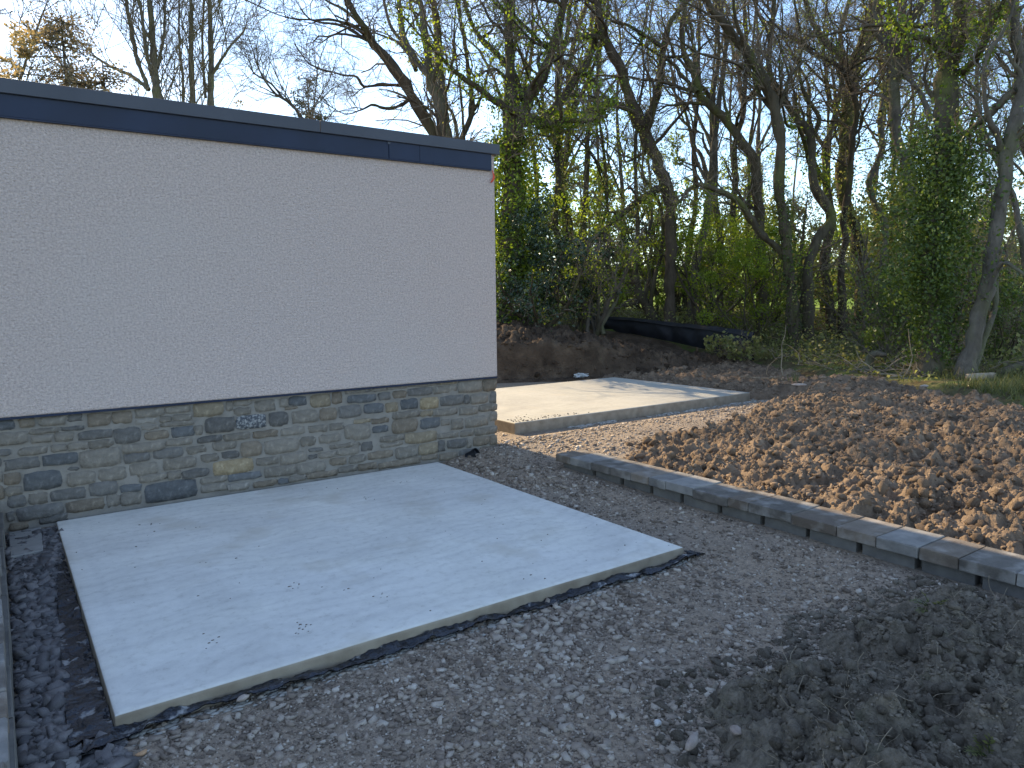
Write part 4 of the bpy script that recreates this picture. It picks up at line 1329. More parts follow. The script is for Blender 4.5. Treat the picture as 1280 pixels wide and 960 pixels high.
build_tree("bare_tree", "bare upright tree over the roof whose two straight stems stand close together", WOOD, [
    stem([(263, 126, 4.10), (264, 80, 3.53), (263, 40, 3.12), (262, 0, 2.46)], 62, 0, True, 1.5, 6),
    stem([(241, 122, 3.61), (239, 75, 3.28), (239, 40, 2.79), (239, 0, 2.30)], 62, -1, True, 1.5, 7),
    stem([(229, 122, 1.97), (228, 90, 1.80), (224, 55, 1.48), (224, 15, 1.15)], 62, 1, True, 1.5, 8),
    stem([(257, 122, 1.97), (254, 80, 1.64), (253, 40, 1.48), (255, 0, 1.23)], 62, 2, None, 1.5, 9),
    stem([(264, 95, 2.13), (276, 76, 1.80), (290, 55, 1.48), (303, 42, 1.15)], 62, -2, None, 1.5, 10)], 302, BARK[2], 46, 7, 5, 2, (7.5, 4.0, 2.3, 1.2), .10, .06, .45, twigr=.015, spread=.65)
build_tree("bare_tree", "thin bare tree arching over the roof toward the small pine", WOOD, [
    stem([(379, 150, 2.13), (362, 128, 1.80), (345, 118, 1.48), (328, 95, 1.15), (318, 70, 0.82)], 38, 0, True, 1.5, 11),
    stem([(355, 124, 1.31), (338, 104, 1.07), (318, 92, 0.82)], 38, 1, None, 1.5, 12)], 303, BARK[0], 22, 6, 5, 3, (3.6, 2.0, 1.1, .6), .16, .05, .2, twigr=.006)
build_tree("bare_tree", "fine-twigged bare tree at the top left corner above the golden shrub", WOOD, [
    stem([(25, 100, 1.80), (40, 55, 1.48), (52, 20, 1.15)], 54, 0, True, 1.5, 13),
    stem([(92, 105, 1.48), (62, 60, 1.23), (30, 30, 0.98)], 54, 1, True, 1.5, 14)], 304, BARK[0], 26, 7, 6, 3, (6.2, 3.2, 1.9, .95), .15, .06, .3, twigr=.013)
# --- the wood itself
build_tree("leaning_tree", "dark bare tree leaning left over the roof edge", WOOD, [
    stem([(541, 166, 7.5), (512, 117, 7.2), (491, 82, 6.2), (467, 55, 5), (453, 31, 4), (433, 0, 3.4)], 17, -1, True, 2.2, 20),
    stem([(501, 107, 2.4), (475, 106, 2), (455, 108, 1.8), (446, 96, 1.5), (430, 94, 1.2), (416, 90, .9)], 17, -1, None, 1, 21),
    stem([(511, 125, 2.4), (496, 134, 2.1), (480, 135, 1.8), (466, 131, 1.5), (450, 138, 1.0)], 17, -1.2, None, 1, 22),
    stem([(462, 47, 3), (440, 32, 2.4), (415, 25, 1.8), (390, 25, 1.3)], 16.6, -1.5, None, 1.5, 23),
    stem([(458, 50, 2.6), (440, 38, 2), (420, 30, 1.6), (400, 28, 1.2), (385, 22, .9)], 16.6, .5, None, 1, 24),
    stem([(455, 35, 2), (430, 12, 1.6), (405, -2, 1.2)], 16.5, 1, None, 2, 25)], 310, BARK[0], 26, 6, 5, 3, (1.8, 1.1, .6, .3), .24, .03, .3, twigr=.003)
build_tree("forked_tree", "brown many-forked tree rising behind the roof edge", WOOD, [
    stem([(556, 166, 9), (548, 130, 7.5), (538, 95, 6), (533, 60, 5), (528, 20, 4), (522, -8, 3)], 19, 0, True, 2.6, 26),
    stem([(538, 95, 5), (520, 75, 4), (505, 45, 3.4), (500, 10, 2.6), (497, -10, 2.2)], 19, 1.2, None, 2.6, 27),
    stem([(541, 105, 4), (550, 70, 3.6), (548, 35, 3), (540, 0, 2.6)], 19, -1.5, None, 2.6, 28),
    stem([(557, 150, 5), (553, 115, 4.5), (548, 80, 4), (545, 40, 3.4), (541, 5, 2.6)], 19.2, 1.5, None, 2.6, 29),
    stem([(520, 88, 3), (508, 60, 2.4), (488, 32, 2), (480, 0, 1.6)], 19.6, 1, None, 3, 30)], 311, BARK[2], 30, 6, 5, 3, (2.0, 1.1, .6, .3), .20, .06, .4, twigr=.003,
    ivy=[(1200, .12, 2.5, 8, .06, L_OLIVE)], leaf=(900, .05, L_OLIVE))
build_tree("ivy_tree", "thick-limbed tree wrapped in yellow-green ivy beside the building corner", WOOD, [
    stem([(640, 300, 13), (640, 206, 12), (643, 160, 11), (638, 103, 8), (637, 60, 6), (634, 0, 5)], 17, 0, True, 2.6, 31),
    stem([(648, 150, 9), (664, 118, 8), (680, 89, 7), (692, 55, 5.5), (701, 25, 4.5), (705, -5, 4)], 17, -1.2, None, 2.6, 32),
    stem([(672, 152, 6), (650, 142, 6), (632, 134, 5), (615, 124, 4.4), (594, 107, 3.6), (575, 95, 3), (557, 78, 2.2)], 17, -1, None, 1.5, 33),
    stem([(650, 150, 7), (675, 150, 6), (690, 138, 6), (705, 120, 5.5), (722, 95, 5), (738, 70, 4), (745, 40, 3)], 17, 1.2, None, 2.2, 34),
    stem([(655, 125, 5), (640, 90, 4.6), (622, 68, 4), (605, 52, 3.4), (590, 30, 2.6)], 17, 1.5, None, 3, 35),
    stem([(672, 158, 4.5), (690, 155, 4), (712, 150, 3.4), (735, 152, 2.4)], 17, -1, None, 1, 36)], 312, BARK[0], 30, 6, 5, 2, (1.6, 1.0, .55, .3), .28, .02, .3, twigr=.003,
    ivy=[(9000, .30, 0, 4.6, .075, L_IVYLIT), (6000, .14, 3.5, 9, .065, L_IVYLIT), (2500, .34, -.2, 2.8, .08, L_IVY)], leaf=(2600, .06, L_SPRING))
build_tree("twisted_tree", "dark twisting tree with two crossing upper stems in the middle of the wood", WOOD, [
    stem([(838, 402, 8), (838, 350, 7.2), (838, 300, 7), (836, 245, 7.5), (822, 205, 7.5), (808, 170, 8), (795, 145, 7.5), (783, 110, 7), (775, 82, 6.4), (762, 60, 6), (752, 35, 5.4), (746, 0, 4.6)], 18.6, -.8, True, 2.6, 40),
    stem([(803, 160, 5.5), (818, 130, 5), (825, 98, 4.6), (829, 60, 4.2), (838, 28, 3.6), (853, 8, 3)], 18.1, 1, None, 2.2, 41),
    stem([(790, 138, 4), (770, 131, 3.8), (750, 131, 3.4), (737, 140, 3), (722, 155, 2.4), (706, 164, 1.8)], 18, -1.2, None, 1, 42),
    stem([(752, 46, 3.4), (730, 46, 3), (705, 52, 2.8), (680, 56, 2.2), (664, 50, 1.8)], 17.9, -1, None, 1.5, 43),
    stem([(748, 108, 3), (735, 95, 3.4), (715, 84, 3.2), (690, 66, 2.8), (665, 42, 2.2), (642, 18, 1.8)], 17.8, -.6, None, 2, 44),
    stem([(836, 230, 4.6), (815, 240, 4.2), (790, 257, 3.8), (762, 281, 3.0), (735, 304, 2.0)], 18.5, -1.6, None, .3, 45),
    stem([(829, 60, 2.8), (808, 46, 2.4), (785, 32, 2), (765, 26, 1.6)], 18.3, 1.2, None, 1, 46)], 313, BARK[0], 34, 6, 5, 3, (1.6, 1.0, .55, .28), .30, .0, .35, twigr=.003,
    ivy=[(2400, .08, 2.6, 8, .055, L_IVYLIT), (1500, .2, 2.6, 5.5, .06, L_OLIVE)], leaf=(1500, .05, L_SPRING))
build_tree("coppiced_tree", "low mossy coppiced trunk splitting into thin poles behind the black fabric", WOOD, [
    stem([(818, 402, 8), (808, 382, 6.5), (797, 364, 5.5), (790, 356, 4)], 19.4, 0, True, None, 47),
    stem([(800, 372, 3.4), (795, 340, 3.2), (797, 300, 3), (796, 250, 2.6), (794, 190, 2.2), (798, 140, 1.8)], 19.4, .8, None, 3, 48),
    stem([(812, 388, 3), (818, 350, 2.6), (828, 310, 2.4), (826, 260, 2)], 19.4, -.8, None, 3, 49),
    stem([(805, 375, 2.6), (812, 345, 2.2), (806, 310, 2), (815, 270, 1.6)], 19.4, 1, None, 2, 50)], 314, BARK[1], 20, 5, 5, 3, (1.4, .9, .5, .25), .25, .05, .3, twigr=.003, leaf=(500, .05, L_SPRING))
build_tree("bowed_tree", "mid-wood tree whose trunk bows left then climbs steeply out of view", WOOD, [
    stem([(995, 434, 9.5), (990, 378, 7.5), (984, 319, 7), (979, 270, 6.8), (974, 225, 6.6), (977, 187, 6.6), (970, 145, 6.5), (955, 100, 6.4), (938, 72, 6), (920, 50, 5.6), (903, 26, 5), (885, 5, 4.4)], 17.2, -1.0, True, 2.6, 51),
    stem([(948, 240, 6), (946, 215, 6.5), (942, 200, 6.5), (926, 175, 6), (905, 147, 5.6), (885, 130, 5.2), (874, 118, 4.8), (868, 92, 4), (856, 68, 3.6), (852, 36, 3), (856, 0, 2.6)], 18.4, -1, True, 2.6, 52),
    stem([(982, 322, 4.4), (966, 305, 4.2), (953, 295, 4.2), (939, 274, 4), (924, 253, 3.8), (902, 240, 3.4), (878, 232, 3), (862, 236, 2.4), (851, 250, 1.8)], 17.1, -1, None, .4, 53),
    stem([(872, 115, 3), (862, 105, 2.6), (850, 92, 2.4), (842, 80, 2)], 17.6, .8, None, 3, 54)], 315, BARK[1], 34, 6, 5, 3, (1.8, 1.0, .55, .28), .22, .05, .45, twigr=.003,
    ivy=[(-1800, .07, .2, 4.2, .055, L_IVY), (600, .1, 3, 8, .055, L_OLIVE)], leaf=(1500, .05, L_OLIVE))
build_tree("kinked_tree", "mossy tree with a sharp sideways kink halfway up its trunk", WOOD, [
    stem([(1010, 424, 8), (1010, 366, 6.6), (1011, 330, 6.4), (1021, 300, 6.4), (1041, 275, 6.6), (1032, 254, 6), (1019, 236, 5.6), (1015, 205, 5), (1015, 175, 5), (996, 150, 4.4), (981, 126, 4), (962, 92, 3.6), (962, 60, 3), (966, 20, 2.6)], 18.4, .8, True, 2.6, 55),
    stem([(1016, 172, 3), (1024, 147, 2.6), (1008, 122, 2.2), (999, 92, 2), (1002, 55, 1.6)], 18.9, -1, None, 3, 56),
    stem([(1000, 420, 4), (1003, 380, 3.6), (1000, 340, 3)], 18.5, .3, True, 2, 57)], 316, BARK[1], 30, 6, 5, 3, (1.7, 1.0, .55, .28), .26, .04, .45, twigr=.003, ivy=[(500, .1, 3, 7, .055, L_OLIVE)], leaf=(1000, .05, L_OLIVE))
build_tree("slender_tree", "slender wavering tree just right of the kinked tree", WOOD, [
    stem([(1054, 385, 5), (1051, 334, 4.2), (1057, 304, 4), (1054, 274, 3.8), (1060, 240, 3.8), (1064, 200, 3.8), (1066, 170, 3.8), (1072, 142, 3.4), (1067, 120, 3.2), (1056, 92, 3), (1044, 80, 2.6), (1028, 72, 2.2), (1008, 62, 1.8)], 20, -1, True, 3, 58),
    stem([(1056, 92, 2), (1072, 80, 1.9), (1092, 72, 1.8), (1104, 80, 1.4)], 19.3, -1, None, 1, 59)], 317, BARK[0], 26, 6, 5, 3, (1.8, 1.1, .6, .3), .24, .04, .4, twigr=.003, leaf=(700, .05, L_OLIVE))
build_tree("ivy_tree", "broad-topped tree with patchy ivy behind the slender tree", WOOD, [
    stem([(1076, 392, 8), (1076, 340, 7), (1070, 290, 7), (1052, 235, 7.5), (1058, 175, 8), (1062, 120, 9), (1070, 78, 9), (1086, 40, 8), (1092, 0, 7)], 22, 0, True, 2.6, 60),
    stem([(1063, 92, 4.5), (1048, 66, 4), (1030, 52, 3.6), (1015, 25, 3), (1005, -5, 2.6)], 22, -1.5, None, 2.2, 61),
    stem([(1090, 388, 3), (1105, 330, 2.8), (1116, 280, 2.4), (1128, 240, 2)], 21.6, -1, True, 2, 62)], 318, BARK[1], 30, 6, 5, 2, (2.0, 1.2, .65, .32), .24, .04, .35, twigr=.0035,
    ivy=[(4600, .26, 1.0, 7, .08, L_OLIVE), (1600, .12, 5, 10, .07, L_IVYLIT)], leaf=(1400, .06, L_SPRING))
build_tree("forked_tree", "smooth grey tree forking in a wide V above its bare trunk", WOOD, [
    stem([(1138, 380, 7.5), (1137, 320, 7), (1138, 260, 7), (1135, 225, 7.5), (1130, 200, 7), (1120, 162, 6), (1117, 110, 5.6), (1119, 75, 6), (1110, 57, 5), (1098, 40, 4.4), (1095, 0, 3.8)], 17.5, 0, True, 2.6, 63),
    stem([(1120, 70, 4.6), (1127, 52, 4.2), (1140, 25, 3.6), (1158, -4, 3)], 17.5, -1, None, 2.6, 64),
    stem([(1128, 90, 3), (1142, 105, 3), (1152, 120, 3), (1160, 140, 3)], 17.4, -1, None, .5, 65)], 319, BARK[2], 26, 6, 5, 3, (1.8, 1.0, .55, .28), .24, .04, .5, twigr=.003,
    ivy=[(-300, .05, .5, 5, .05, L_OLIVE)], leaf=(800, .045, L_OLIVE))
build_tree("ivy_tree", "large tree smothered in dark ivy at the edge of the tilled soil", WOOD, [
    stem([(1161, 467, 15), (1163, 430, 11.5), (1162, 380, 10.5), (1163, 320, 10.5), (1172, 250, 11), (1178, 190, 11.5), (1180, 130, 12), (1184, 90, 11), (1181, 50, 9), (1172, 0, 8)], 11.7, .6, True, 2.6, 66),
    stem([(1188, 88, 8), (1197, 60, 7.5), (1200, 30, 7), (1198, -5, 6)], 12.2, -.6, None, 2.6, 67),
    stem([(1192, 92, 4.6), (1210, 84, 4.4), (1222, 70, 4), (1231, 48, 3.4), (1253, 6, 2.8)], 12.2, -1, None, 3, 68),
    stem([(1200, 54, 4), (1222, 32, 3.6), (1256, 4, 3)], 12.1, .8, None, 3, 69),
    stem([(1176, 72, 3.6), (1160, 50, 3.6), (1136, 45, 3.2), (1120, 32, 2.8), (1110, -2, 2.4)], 12.2, -.8, None, 3, 70)], 320, BARK[1], 22, 6, 5, 2, (1.4, .8, .42, .22), .26, .03, .5, twigr=.0022,
    ivy=[(15000, .36, 1.4, 4.1, .058, L_IVY), (4500, .15, 3.6, 7, .052, L_IVYLIT), (3200, .2, .3, 1.8, .055, L_IVY)], leaf=(1500, .045, L_OLIVE))
build_tree("leaning_tree", "grey trunk leaning right beside the ivy tree, sunlit on its left", WOOD, [
    stem([(1203, 472, 12), (1216, 425, 10), (1232, 366, 9), (1241, 304, 8.4), (1253, 245, 8.6), (1262, 180, 8.2), (1272, 137, 7.4), (1277, 87, 6.6), (1271, 50, 6), (1267, 10, 5)], 11.3, .3, True, 2.6, 71),
    stem([(1254, 192, 4), (1244, 165, 3.6), (1235, 145, 3.2), (1230, 112, 2.8), (1233, 72, 2.6), (1260, 27, 2)], 11.5, -.5, None, 2, 72),
    stem([(1268, 112, 5), (1252, 128, 5), (1238, 142, 4.6), (1222, 155, 4)], 11.5, .5, None, .3, 73),
    stem([(1232, 372, 3), (1250, 330, 2.6), (1268, 335, 2.2), (1290, 350, 1.8)], 11.2, -.6, None, .6, 74),
    stem([(1218, 462, 4.2), (1228, 430, 4), (1244, 380, 3.4)], 11.6, .6, True, 2.5, 75)], 321, BARK[2], 24, 6, 5, 3, (1.3, .8, .42, .2), .26, .03, .35, twigr=.0022, ivy=[(500, .08, 1.2, 6, .045, L_IVY)], leaf=(700, .04, L_OLIVE))
build_tree("edge_tree", "slim grey tree cut by the right edge of the view", WOOD, [
    stem([(1278, 300, 4), (1262, 235, 3.6), (1236, 180, 3), (1222, 130, 2.6)], 13.5, 1, True, 3, 76)], 322, BARK[2], 20, 6, 5, 3, (1.4, .8, .45, .22), .26, .03, .3, twigr=.0022)

# thinner trees deeper in the wood, one like the next
r2 = np.random.default_rng(99)
made, looks_ = [], []
slots = [(668, 24), (702, 27), (728, 22.5), (748, 30), (760, 21.5), (776, 26), (860, 24), (884, 29), (903, 22), (925, 33), (934, 25), (957, 30), (1030, 26), (1046, 33),
         (1098, 29), (1112, 25), (1150, 31), (1186, 27), (1207, 23), (1238, 33), (1262, 27), (1292, 24), (815, 34), (990, 37), (1130, 37)]
mids = [(588, 21), (612, 24), (690, 20.5), (716, 22), (866, 21), (913, 26), (1036, 21), (1098, 20), (1202, 18), (1290, 17)]
for i, (x, D) in enumerate(mids):
    w = np.cumsum(r2.normal(0, 9, 9)); w -= w[0]
    r0 = r2.uniform(3.2, 5.6) * 21 / D
    pts = [(x + w[j], 372 - 372 * t, r0 * (1 - .5 * t)) for j, t in enumerate(np.linspace(0, 1, 9))]
    st = [stem(pts, D, r2.normal(0, 1), True, 2.0, i + 200)]
    for q in range(3):
        j = int(r2.integers(3, 7)); a = pts[j]; sg = r2.choice([-1, 1])
        ww = np.cumsum(r2.uniform(2, 20, 4)) * sg
        st.append(stem([(a[0], a[1], a[2] * .7)] + [(a[0] + ww[k], a[1] - r2.uniform(22, 42) * (k + 1), a[2] * (.62 - .11 * k)) for k in range(4)], D, r2.normal(0, 1.6), None, 1.2, i + 260 + q))
    iv = [(int(r2.integers(900, 2200)), r2.uniform(.08, .2), r2.uniform(0, 1), r2.uniform(4, 9), .075, [L_IVYLIT, L_OLIVE, L_IVY][i % 3])] if i % 4 else None
    looks_.append((x, ("ivy-wound " if iv else "unclad ") + "crooked tree"))
    made.append(build_tree("woodland_tree", "crooked tree", "thin trees deep in the wood", st, 460 + i, BARK[(i + 1) % 3], 15, 5, 4, 2, (2.0, 1.2, .65, .35), .24, .05, .3,
                           ivy=iv, twigr=.0038, leaf=(550, .06, [L_SPRING, L_OLIVE][i % 2])))
for i, (x, D) in enumerate(slots):
    lean = r2.normal(0, 16)
    r0 = r2.uniform(1.9, 4.4) * 24 / D
    h0 = 372
    pts = [(x + lean * t + r2.normal(0, 3.5), h0 - 372 * t, r0 * (1 - .55 * t)) for t in np.linspace(0, 1, 7)]
    st = [stem(pts, D, r2.normal(0, 1), True, r2.uniform(1, 2.5), i)]
    if r2.uniform() < .6:
        j = r2.integers(2, 4)
        q = pts[j]
        sg = r2.choice([-1, 1])
        st.append(stem([(q[0], q[1], q[2] * .7)] + [(q[0] + sg * r2.uniform(8, 26) * k, q[1] - (48 * k), q[2] * (.65 - .1 * k)) for k in (1, 2, 3)], D, r2.normal(0, 1.5), None, 3, i + 50))
    iv = None
    if r2.uniform() < .55:
        iv = [(int(r2.integers(500, 1100)), r2.uniform(.08, .22), r2.uniform(0, 1.5), r2.uniform(3, 7), .085, [L_IVY, L_IVYLIT, L_OLIVE][i % 3])]
    looks_.append((x, ("ivy-clad " if iv else "bare ") + ("forked tree" if len(st) > 1 else "thin trunk")))
    made.append(1); made[-1] = build_tree("woodland_tree", "far tree", "thin trees deep in the wood", st, 400 + i, BARK[i % 3], 15, 4, 4, 2,
               (2.6, 1.4, .8, .4), .2, .07, .3, ivy=iv, twigr=.0048 * D / 26, leaf=(int(r2.integers(150, 500)), .09, L_SPRING) if i % 3 == 0 else None)

for o, lb in zip(made, place_labels(looks_)):
    o["label"] = lb

# ------------------------------------------------------------------ shrubs, conifers
def shrub(name, label, group, c, size, n, leafsize, mat, seed, stems_n=7, cat="shrub", clumps=16, shell=.6, twig=True):
    """c = centre of its foot on the ground, size = (half width x, half width y, height)"""
    r2 = np.random.default_rng(seed)
    z = float(z_wood(np.array([c[0]]), np.array([c[1]]))[0])
    root = tag(empty(name, (c[0], c[1], z)), label, cat, group)
    base = np.array([c[0], c[1], z])
    p0 = base + r2.normal(0, .12, (stems_n, 3)) * np.array([size[0], size[1], 0]) - np.array([0, 0, .1])
    d0 = r2.normal(0, .38, (stems_n, 3)); d0[:, 2] = 1; d0 /= np.linalg.norm(d0, axis=1, keepdims=True)
    P = walk(r2, p0, d0, size[2] * r2.uniform(.6, .95, stems_n), 8, .14, .05)
    Rd = np.linspace(.028, .008, 8)[None] * r2.uniform(.6, 1.3, (stems_n, 1)) * min(2, size[2] / 2)
    s, d, rr, ix, tt = offshoots(r2, P, Rd, 9, .15, .9)
    P2 = walk(r2, s, d, size[0] * r2.uniform(.35, .9, len(s)), 6, .22, .02)
    R2 = np.clip(rr * .5, .004, .02)[:, None] * np.linspace(1, .4, 6)[None]
    s, d, rr, ix, tt = offshoots(r2, P2, R2, 3, .1, .9)
    P3 = walk(r2, s, d, .35 * size[0] * r2.uniform(.4, 1, len(s)), 3, .25, .02)
    R3 = np.full((len(s), 3), .004) * np.linspace(1, .5, 3)[None]
    v, f = joined([tubes(P, Rd, 6)])
    obj("stem", make_mesh("stem", v - base, f, True), BARK[seed % 3], root)
    v, f = joined([tubes(P2, R2, 4), tubes(P3, R3, 3)])
    tw = obj("twigs", make_mesh("twigs", v - base, f), M['twig'], root); tw["kind"] = "stuff"
    cl = base + np.stack([r2.normal(0, .5, clumps) * size[0], r2.normal(0, .5, clumps) * size[1], r2.uniform(.12, 1.0, clumps) ** .8 * size[2]], -1)
    rad = r2.uniform(.14, .36, clumps) * (size[0] + size[1]) / 2
    k = r2.integers(0, clumps, n)
    dirs = r2.normal(size=(n, 3)); dirs /= np.linalg.norm(dirs, axis=1, keepdims=True)
    pts = cl[k] + dirs * (rad[k] * r2.uniform(shell, 1.15, n))[:, None] * np.array([1, 1, .8])
    k2 = r2.uniform(size=n) < .45
    tips = np.concatenate([P3.reshape(-1, 3), P2[:, 2:].reshape(-1, 3)])
    pts[k2] = tips[r2.integers(0, len(tips), int(k2.sum()))] + r2.normal(0, .05, (int(k2.sum()), 3))
    pts = pts[pts[:, 2] > z + .03]
    leaf_obj("foliage", r2, pts, leafsize, mat, root)
    return root

def foot(x, D):
    p = px(x, 380, D)
    return (float(p[0]), float(p[1]))
shrub("holly_bush", "dark glossy holly bush just right of the building corner", None, foot(668, 16.5), (.9, .8, 2.9), 4200, .075, L_HOLLY, 501, 6, clumps=20)
shrub("holly_bush", "smaller dark holly bush standing left of the twisted tree", None, foot(722, 18), (.8, .7, 2.2), 2400, .075, L_HOLLY, 502, 6)
shrub("hawthorn_bush", "sparse hawthorn in fresh leaf between the corner ivy tree and twisted tree", None, foot(745, 17.6), (1.2, 1.0, 3.6), 4200, .05, L_SPRING, 503, 9)
shrub("hawthorn_bush", "leafy hawthorn just right of the twisted tree's bare trunk", None, foot(882, 19), (1.3, 1.1, 3.6), 7000, .055, L_SPRING, 504, 9)
shrub("hawthorn_bush", "bright green young hawthorn left of the bowed tree", None, foot(945, 18.4), (1.0, .9, 2.7), 6000, .06, L_SPRING, 505, 8)
shrub("ivy_thicket", "dark leafy thicket at the foot of the large ivy tree", None, foot(1122, 13.6), (1.0, .9, 1.9), 4200, .055, L_IVY, 506, 9)
shrub("ivy_thicket", "tangled olive thicket behind the large ivy tree", None, foot(1180, 14.5), (1.3, 1.1, 3.2), 4200, .06, L_OLIVE, 507, 9)
shrub("ivy_thicket", "dark thicket to the right of the leaning grey trunk", None, foot(1262, 13.2), (.9, .8, 1.6), 3000, .055, L_IVY, 508, 8)
shrub("hazel_bush", "twiggy hazel with few leaves left of the large ivy tree", None, foot(1092, 16), (1.1, 1.0, 3.0), 1700, .055, L_OLIVE, 509, 11)
shrub("hazel_bush", "twiggy hazel at the right edge behind the leaning trunk", None, foot(1285, 15.5), (1.3, 1.1, 3.4), 2200, .055, L_OLIVE, 510, 11)
under = [(640, 21, 0), (700, 22, 1), (735, 25, 2), (770, 22.5, 1), (800, 27, 2), (850, 23, 1), (905, 25, 0), (935, 28, 2), (965, 22, 1), (1005, 25, 0), (1040, 28, 1), (1075, 25, 2),
         (1105, 21, 1), (1140, 24, 0), (1170, 21, 1), (1205, 27, 2), (1240, 22, 1), (1275, 25, 0), (1305, 20, 1), (820, 23, 2), (612, 22, 1), (585, 26, 0), (560, 23, 2), (680, 28, 0), (870, 31, 1), (985, 31, 2), (1120, 31, 1), (1220, 32, 0)]
made, looks_ = [], []
for i, (x, D, k) in enumerate(under):
    r3 = np.random.default_rng(600 + i)
    looks_.append((x, ("dark green", "olive", "yellow-green")[k] + " undergrowth bush"))
    made.append(1); made[-1] = shrub("undergrowth_bush", "undergrowth bush", "undergrowth bushes deep in the wood", foot(x, D),
          (r3.uniform(1.1, 1.9), r3.uniform(1.0, 1.6), r3.uniform(2.6, 5.6)), int(r3.integers(3000, 4800)), .085, [L_IVY, L_OLIVE, L_SPRING][k], 620 + i, 7)
for o, lb in zip(made, place_labels(looks_)):
    o["label"] = lb
# far hedge line beyond the field
made, looks_ = [], []
for i, x in enumerate(range(665, 1300, 46)):
    r3 = np.random.default_rng(700 + i)
    D = r3.uniform(62, 80)
    looks_.append((x, "distant field-edge tree"))
    made.append(1); made[-1] = shrub("hedge_tree", "field-edge tree", "far trees across the field", foot(x + r3.normal(0, 14), D),
          (r3.uniform(3, 4.5), 3.0, r3.uniform(6, 10)), 1300, .3, [L_OLIVE, L_IVY, L_SPRING][i % 3], 720 + i, 6, cat="tree", clumps=14)

for o, lb in zip(made, place_labels(looks_)):
    o["label"] = lb

# golden and olive evergreens seen over the roof at the left
shrub("golden_shrub", "golden-leaved shrub showing over the roof at the left edge", None, foot(22, 30), (1.9, 1.4, 11.4), 11000, .15, L_GOLD, 801, 8, clumps=40)
shrub("golden_shrub", "smaller golden shrub top peeping over the roof beside the pine", None, foot(316, 34), (.7, .7, 9.7), 1200, .10, L_GOLD, 802, 5, clumps=14)
def conifer(name, label, x, D, height, width, n, mat, seed, lean=0.0, drop=.25, expo=.7):
    r2 = np.random.default_rng(seed)
    cx, cy = foot(x, D)
    z = float(z_wood(np.array([cx]), np.array([cy]))[0])
    base = np.array([cx, cy, z])
    root = tag(empty(name, base), label, "tree", None)
    tr = np.array([[0, 0, -.1, .16], [.05, 0, height * .5, .11], [0, .05, height, .02]]); tr[:, :3] += base
    sets = [tubes(smooth_path(tr, 14)[None, :, :3], smooth_path(tr, 14)[None, :, 3], 8)]
    nb = 90
    t = r2.uniform(.35, .99, nb)
    p0 = base + np.stack([t * 0, t * 0, t * height], -1)
    d0 = r2.normal(size=(nb, 3)); d0[:, 2] = r2.normal(-.05, .2, nb); d0 /= np.linalg.norm(d0, axis=1, keepdims=True)
    P = walk(r2, p0, d0, width * (1.08 - t) ** expo * r2.uniform(.6, 1.2, nb) * 1.25, 7, .10, -drop * .1)
    Rd = np.linspace(.03, .008, 7)[None] * np.ones((nb, 1))
    sets.append(tubes(P, Rd, 4))
    v, f = joined(sets)
    obj("trunk", make_mesh("trunk", v - base, f, True), BARK[0], root)
    k = r2.integers(0, nb, n); j = r2.uniform(1.5, 6, n)
    a = P[k, j.astype(int)]; b = P[k, np.minimum(j.astype(int) + 1, 6)]
    pts = a + (b - a) * (j % 1)[:, None] + r2.normal(0, width * .07, (n, 3))
    leaf_obj("crown", r2, pts, .11, mat, root)
    return root
conifer("pine_tree", "small dark round-topped pine standing alone above the roof", 396, 42, 12.2, 1.5, 3600, L_PINE, 811, expo=.35)
conifer("cypress_tree", "drooping olive evergreen above the roof right of the golden shrub", 104, 30, 11.4, 3.6, 7500, L_CEDAR, 812, drop=.5)
conifer("cypress_tree", "low olive evergreen touching the roof beside the bare forked stems", 150, 31, 10.0, 3.0, 4500, L_CEDAR, 813, drop=.5)

# ------------------------------------------------------------------ woodland floor
def wood_points(n, r2, umin=600, umax=1330, dmin=11.5, dmax=30, pw=1.6):
    u = r2.uniform(umin, umax, n); D = dmin + (dmax - dmin) * r2.uniform(0, 1, n) ** pw
    P = CAM + (FW[None] + RT[None] * ((u - 640) / FPX)[:, None]) * D[:, None]
    x, y = P[:, 0], P[:, 1]
    k = (poly_dist(x, y, SOIL) < -.05) & (poly_dist(x, y, BANK) < -.1) & ~((y < 12) & (x < 9.9))
    return x[k], y[k]
r2 = np.random.default_rng(31)
wroot = ground
x, y = wood_points(42000, r2, 600, 1340, 9.0, 30, 1.5)
clump = fbm(x * .9, y * .9, 101)
k = r2.uniform(size=len(x)) < S((clump - .38) / .22)
x, y, clump = x[k], y[k], clump[k]
h = np.abs(r2.normal(0, 1, len(x))) * (.10 + .35 * S((clump - .5) / .2)) * .7
v, f, t = leaves(r2, np.stack([x, y, z_wood(x, y) + .02 + h], -1), .07, .6)
br = stuff(tag(obj("bramble_cover", make_mesh("bramble_cover", v, f, False, t), L_BRAMBLE), "low bramble and leafy ground cover under the trees", "ground cover"))
# grass blades
x, y = wood_points(70000, r2, 620, 1340, 8.3, 24, 1.5)
g = fbm(x * 1.6, y * 1.6, 111)
k = r2.uniform(size=len(x)) < S((g - .46) / .18)
x, y = x[k], y[k]
n = len(x)
b0 = np.stack([x, y, z_wood(x, y) - .02], -1)
hd = np.stack([r2.normal(0, .07, n), r2.normal(0, .07, n), r2.uniform(.06, .24, n)], -1)
wd = r2.normal(size=(n, 3)); wd[:, 2] = 0; wd *= (.007 / np.linalg.norm(wd, axis=1))[:, None]
V = np.stack([b0 - wd, b0 + wd, b0 + hd], 1).reshape(-1, 3)
F = np.arange(n * 3).reshape(-1, 3)
stuff(tag(obj("grass", make_mesh("grass", V, F, False, np.repeat(r2.uniform(0, 1, n), 3)), L_GRASS), "rough grass between the tilled soil and the trees", "grass"))
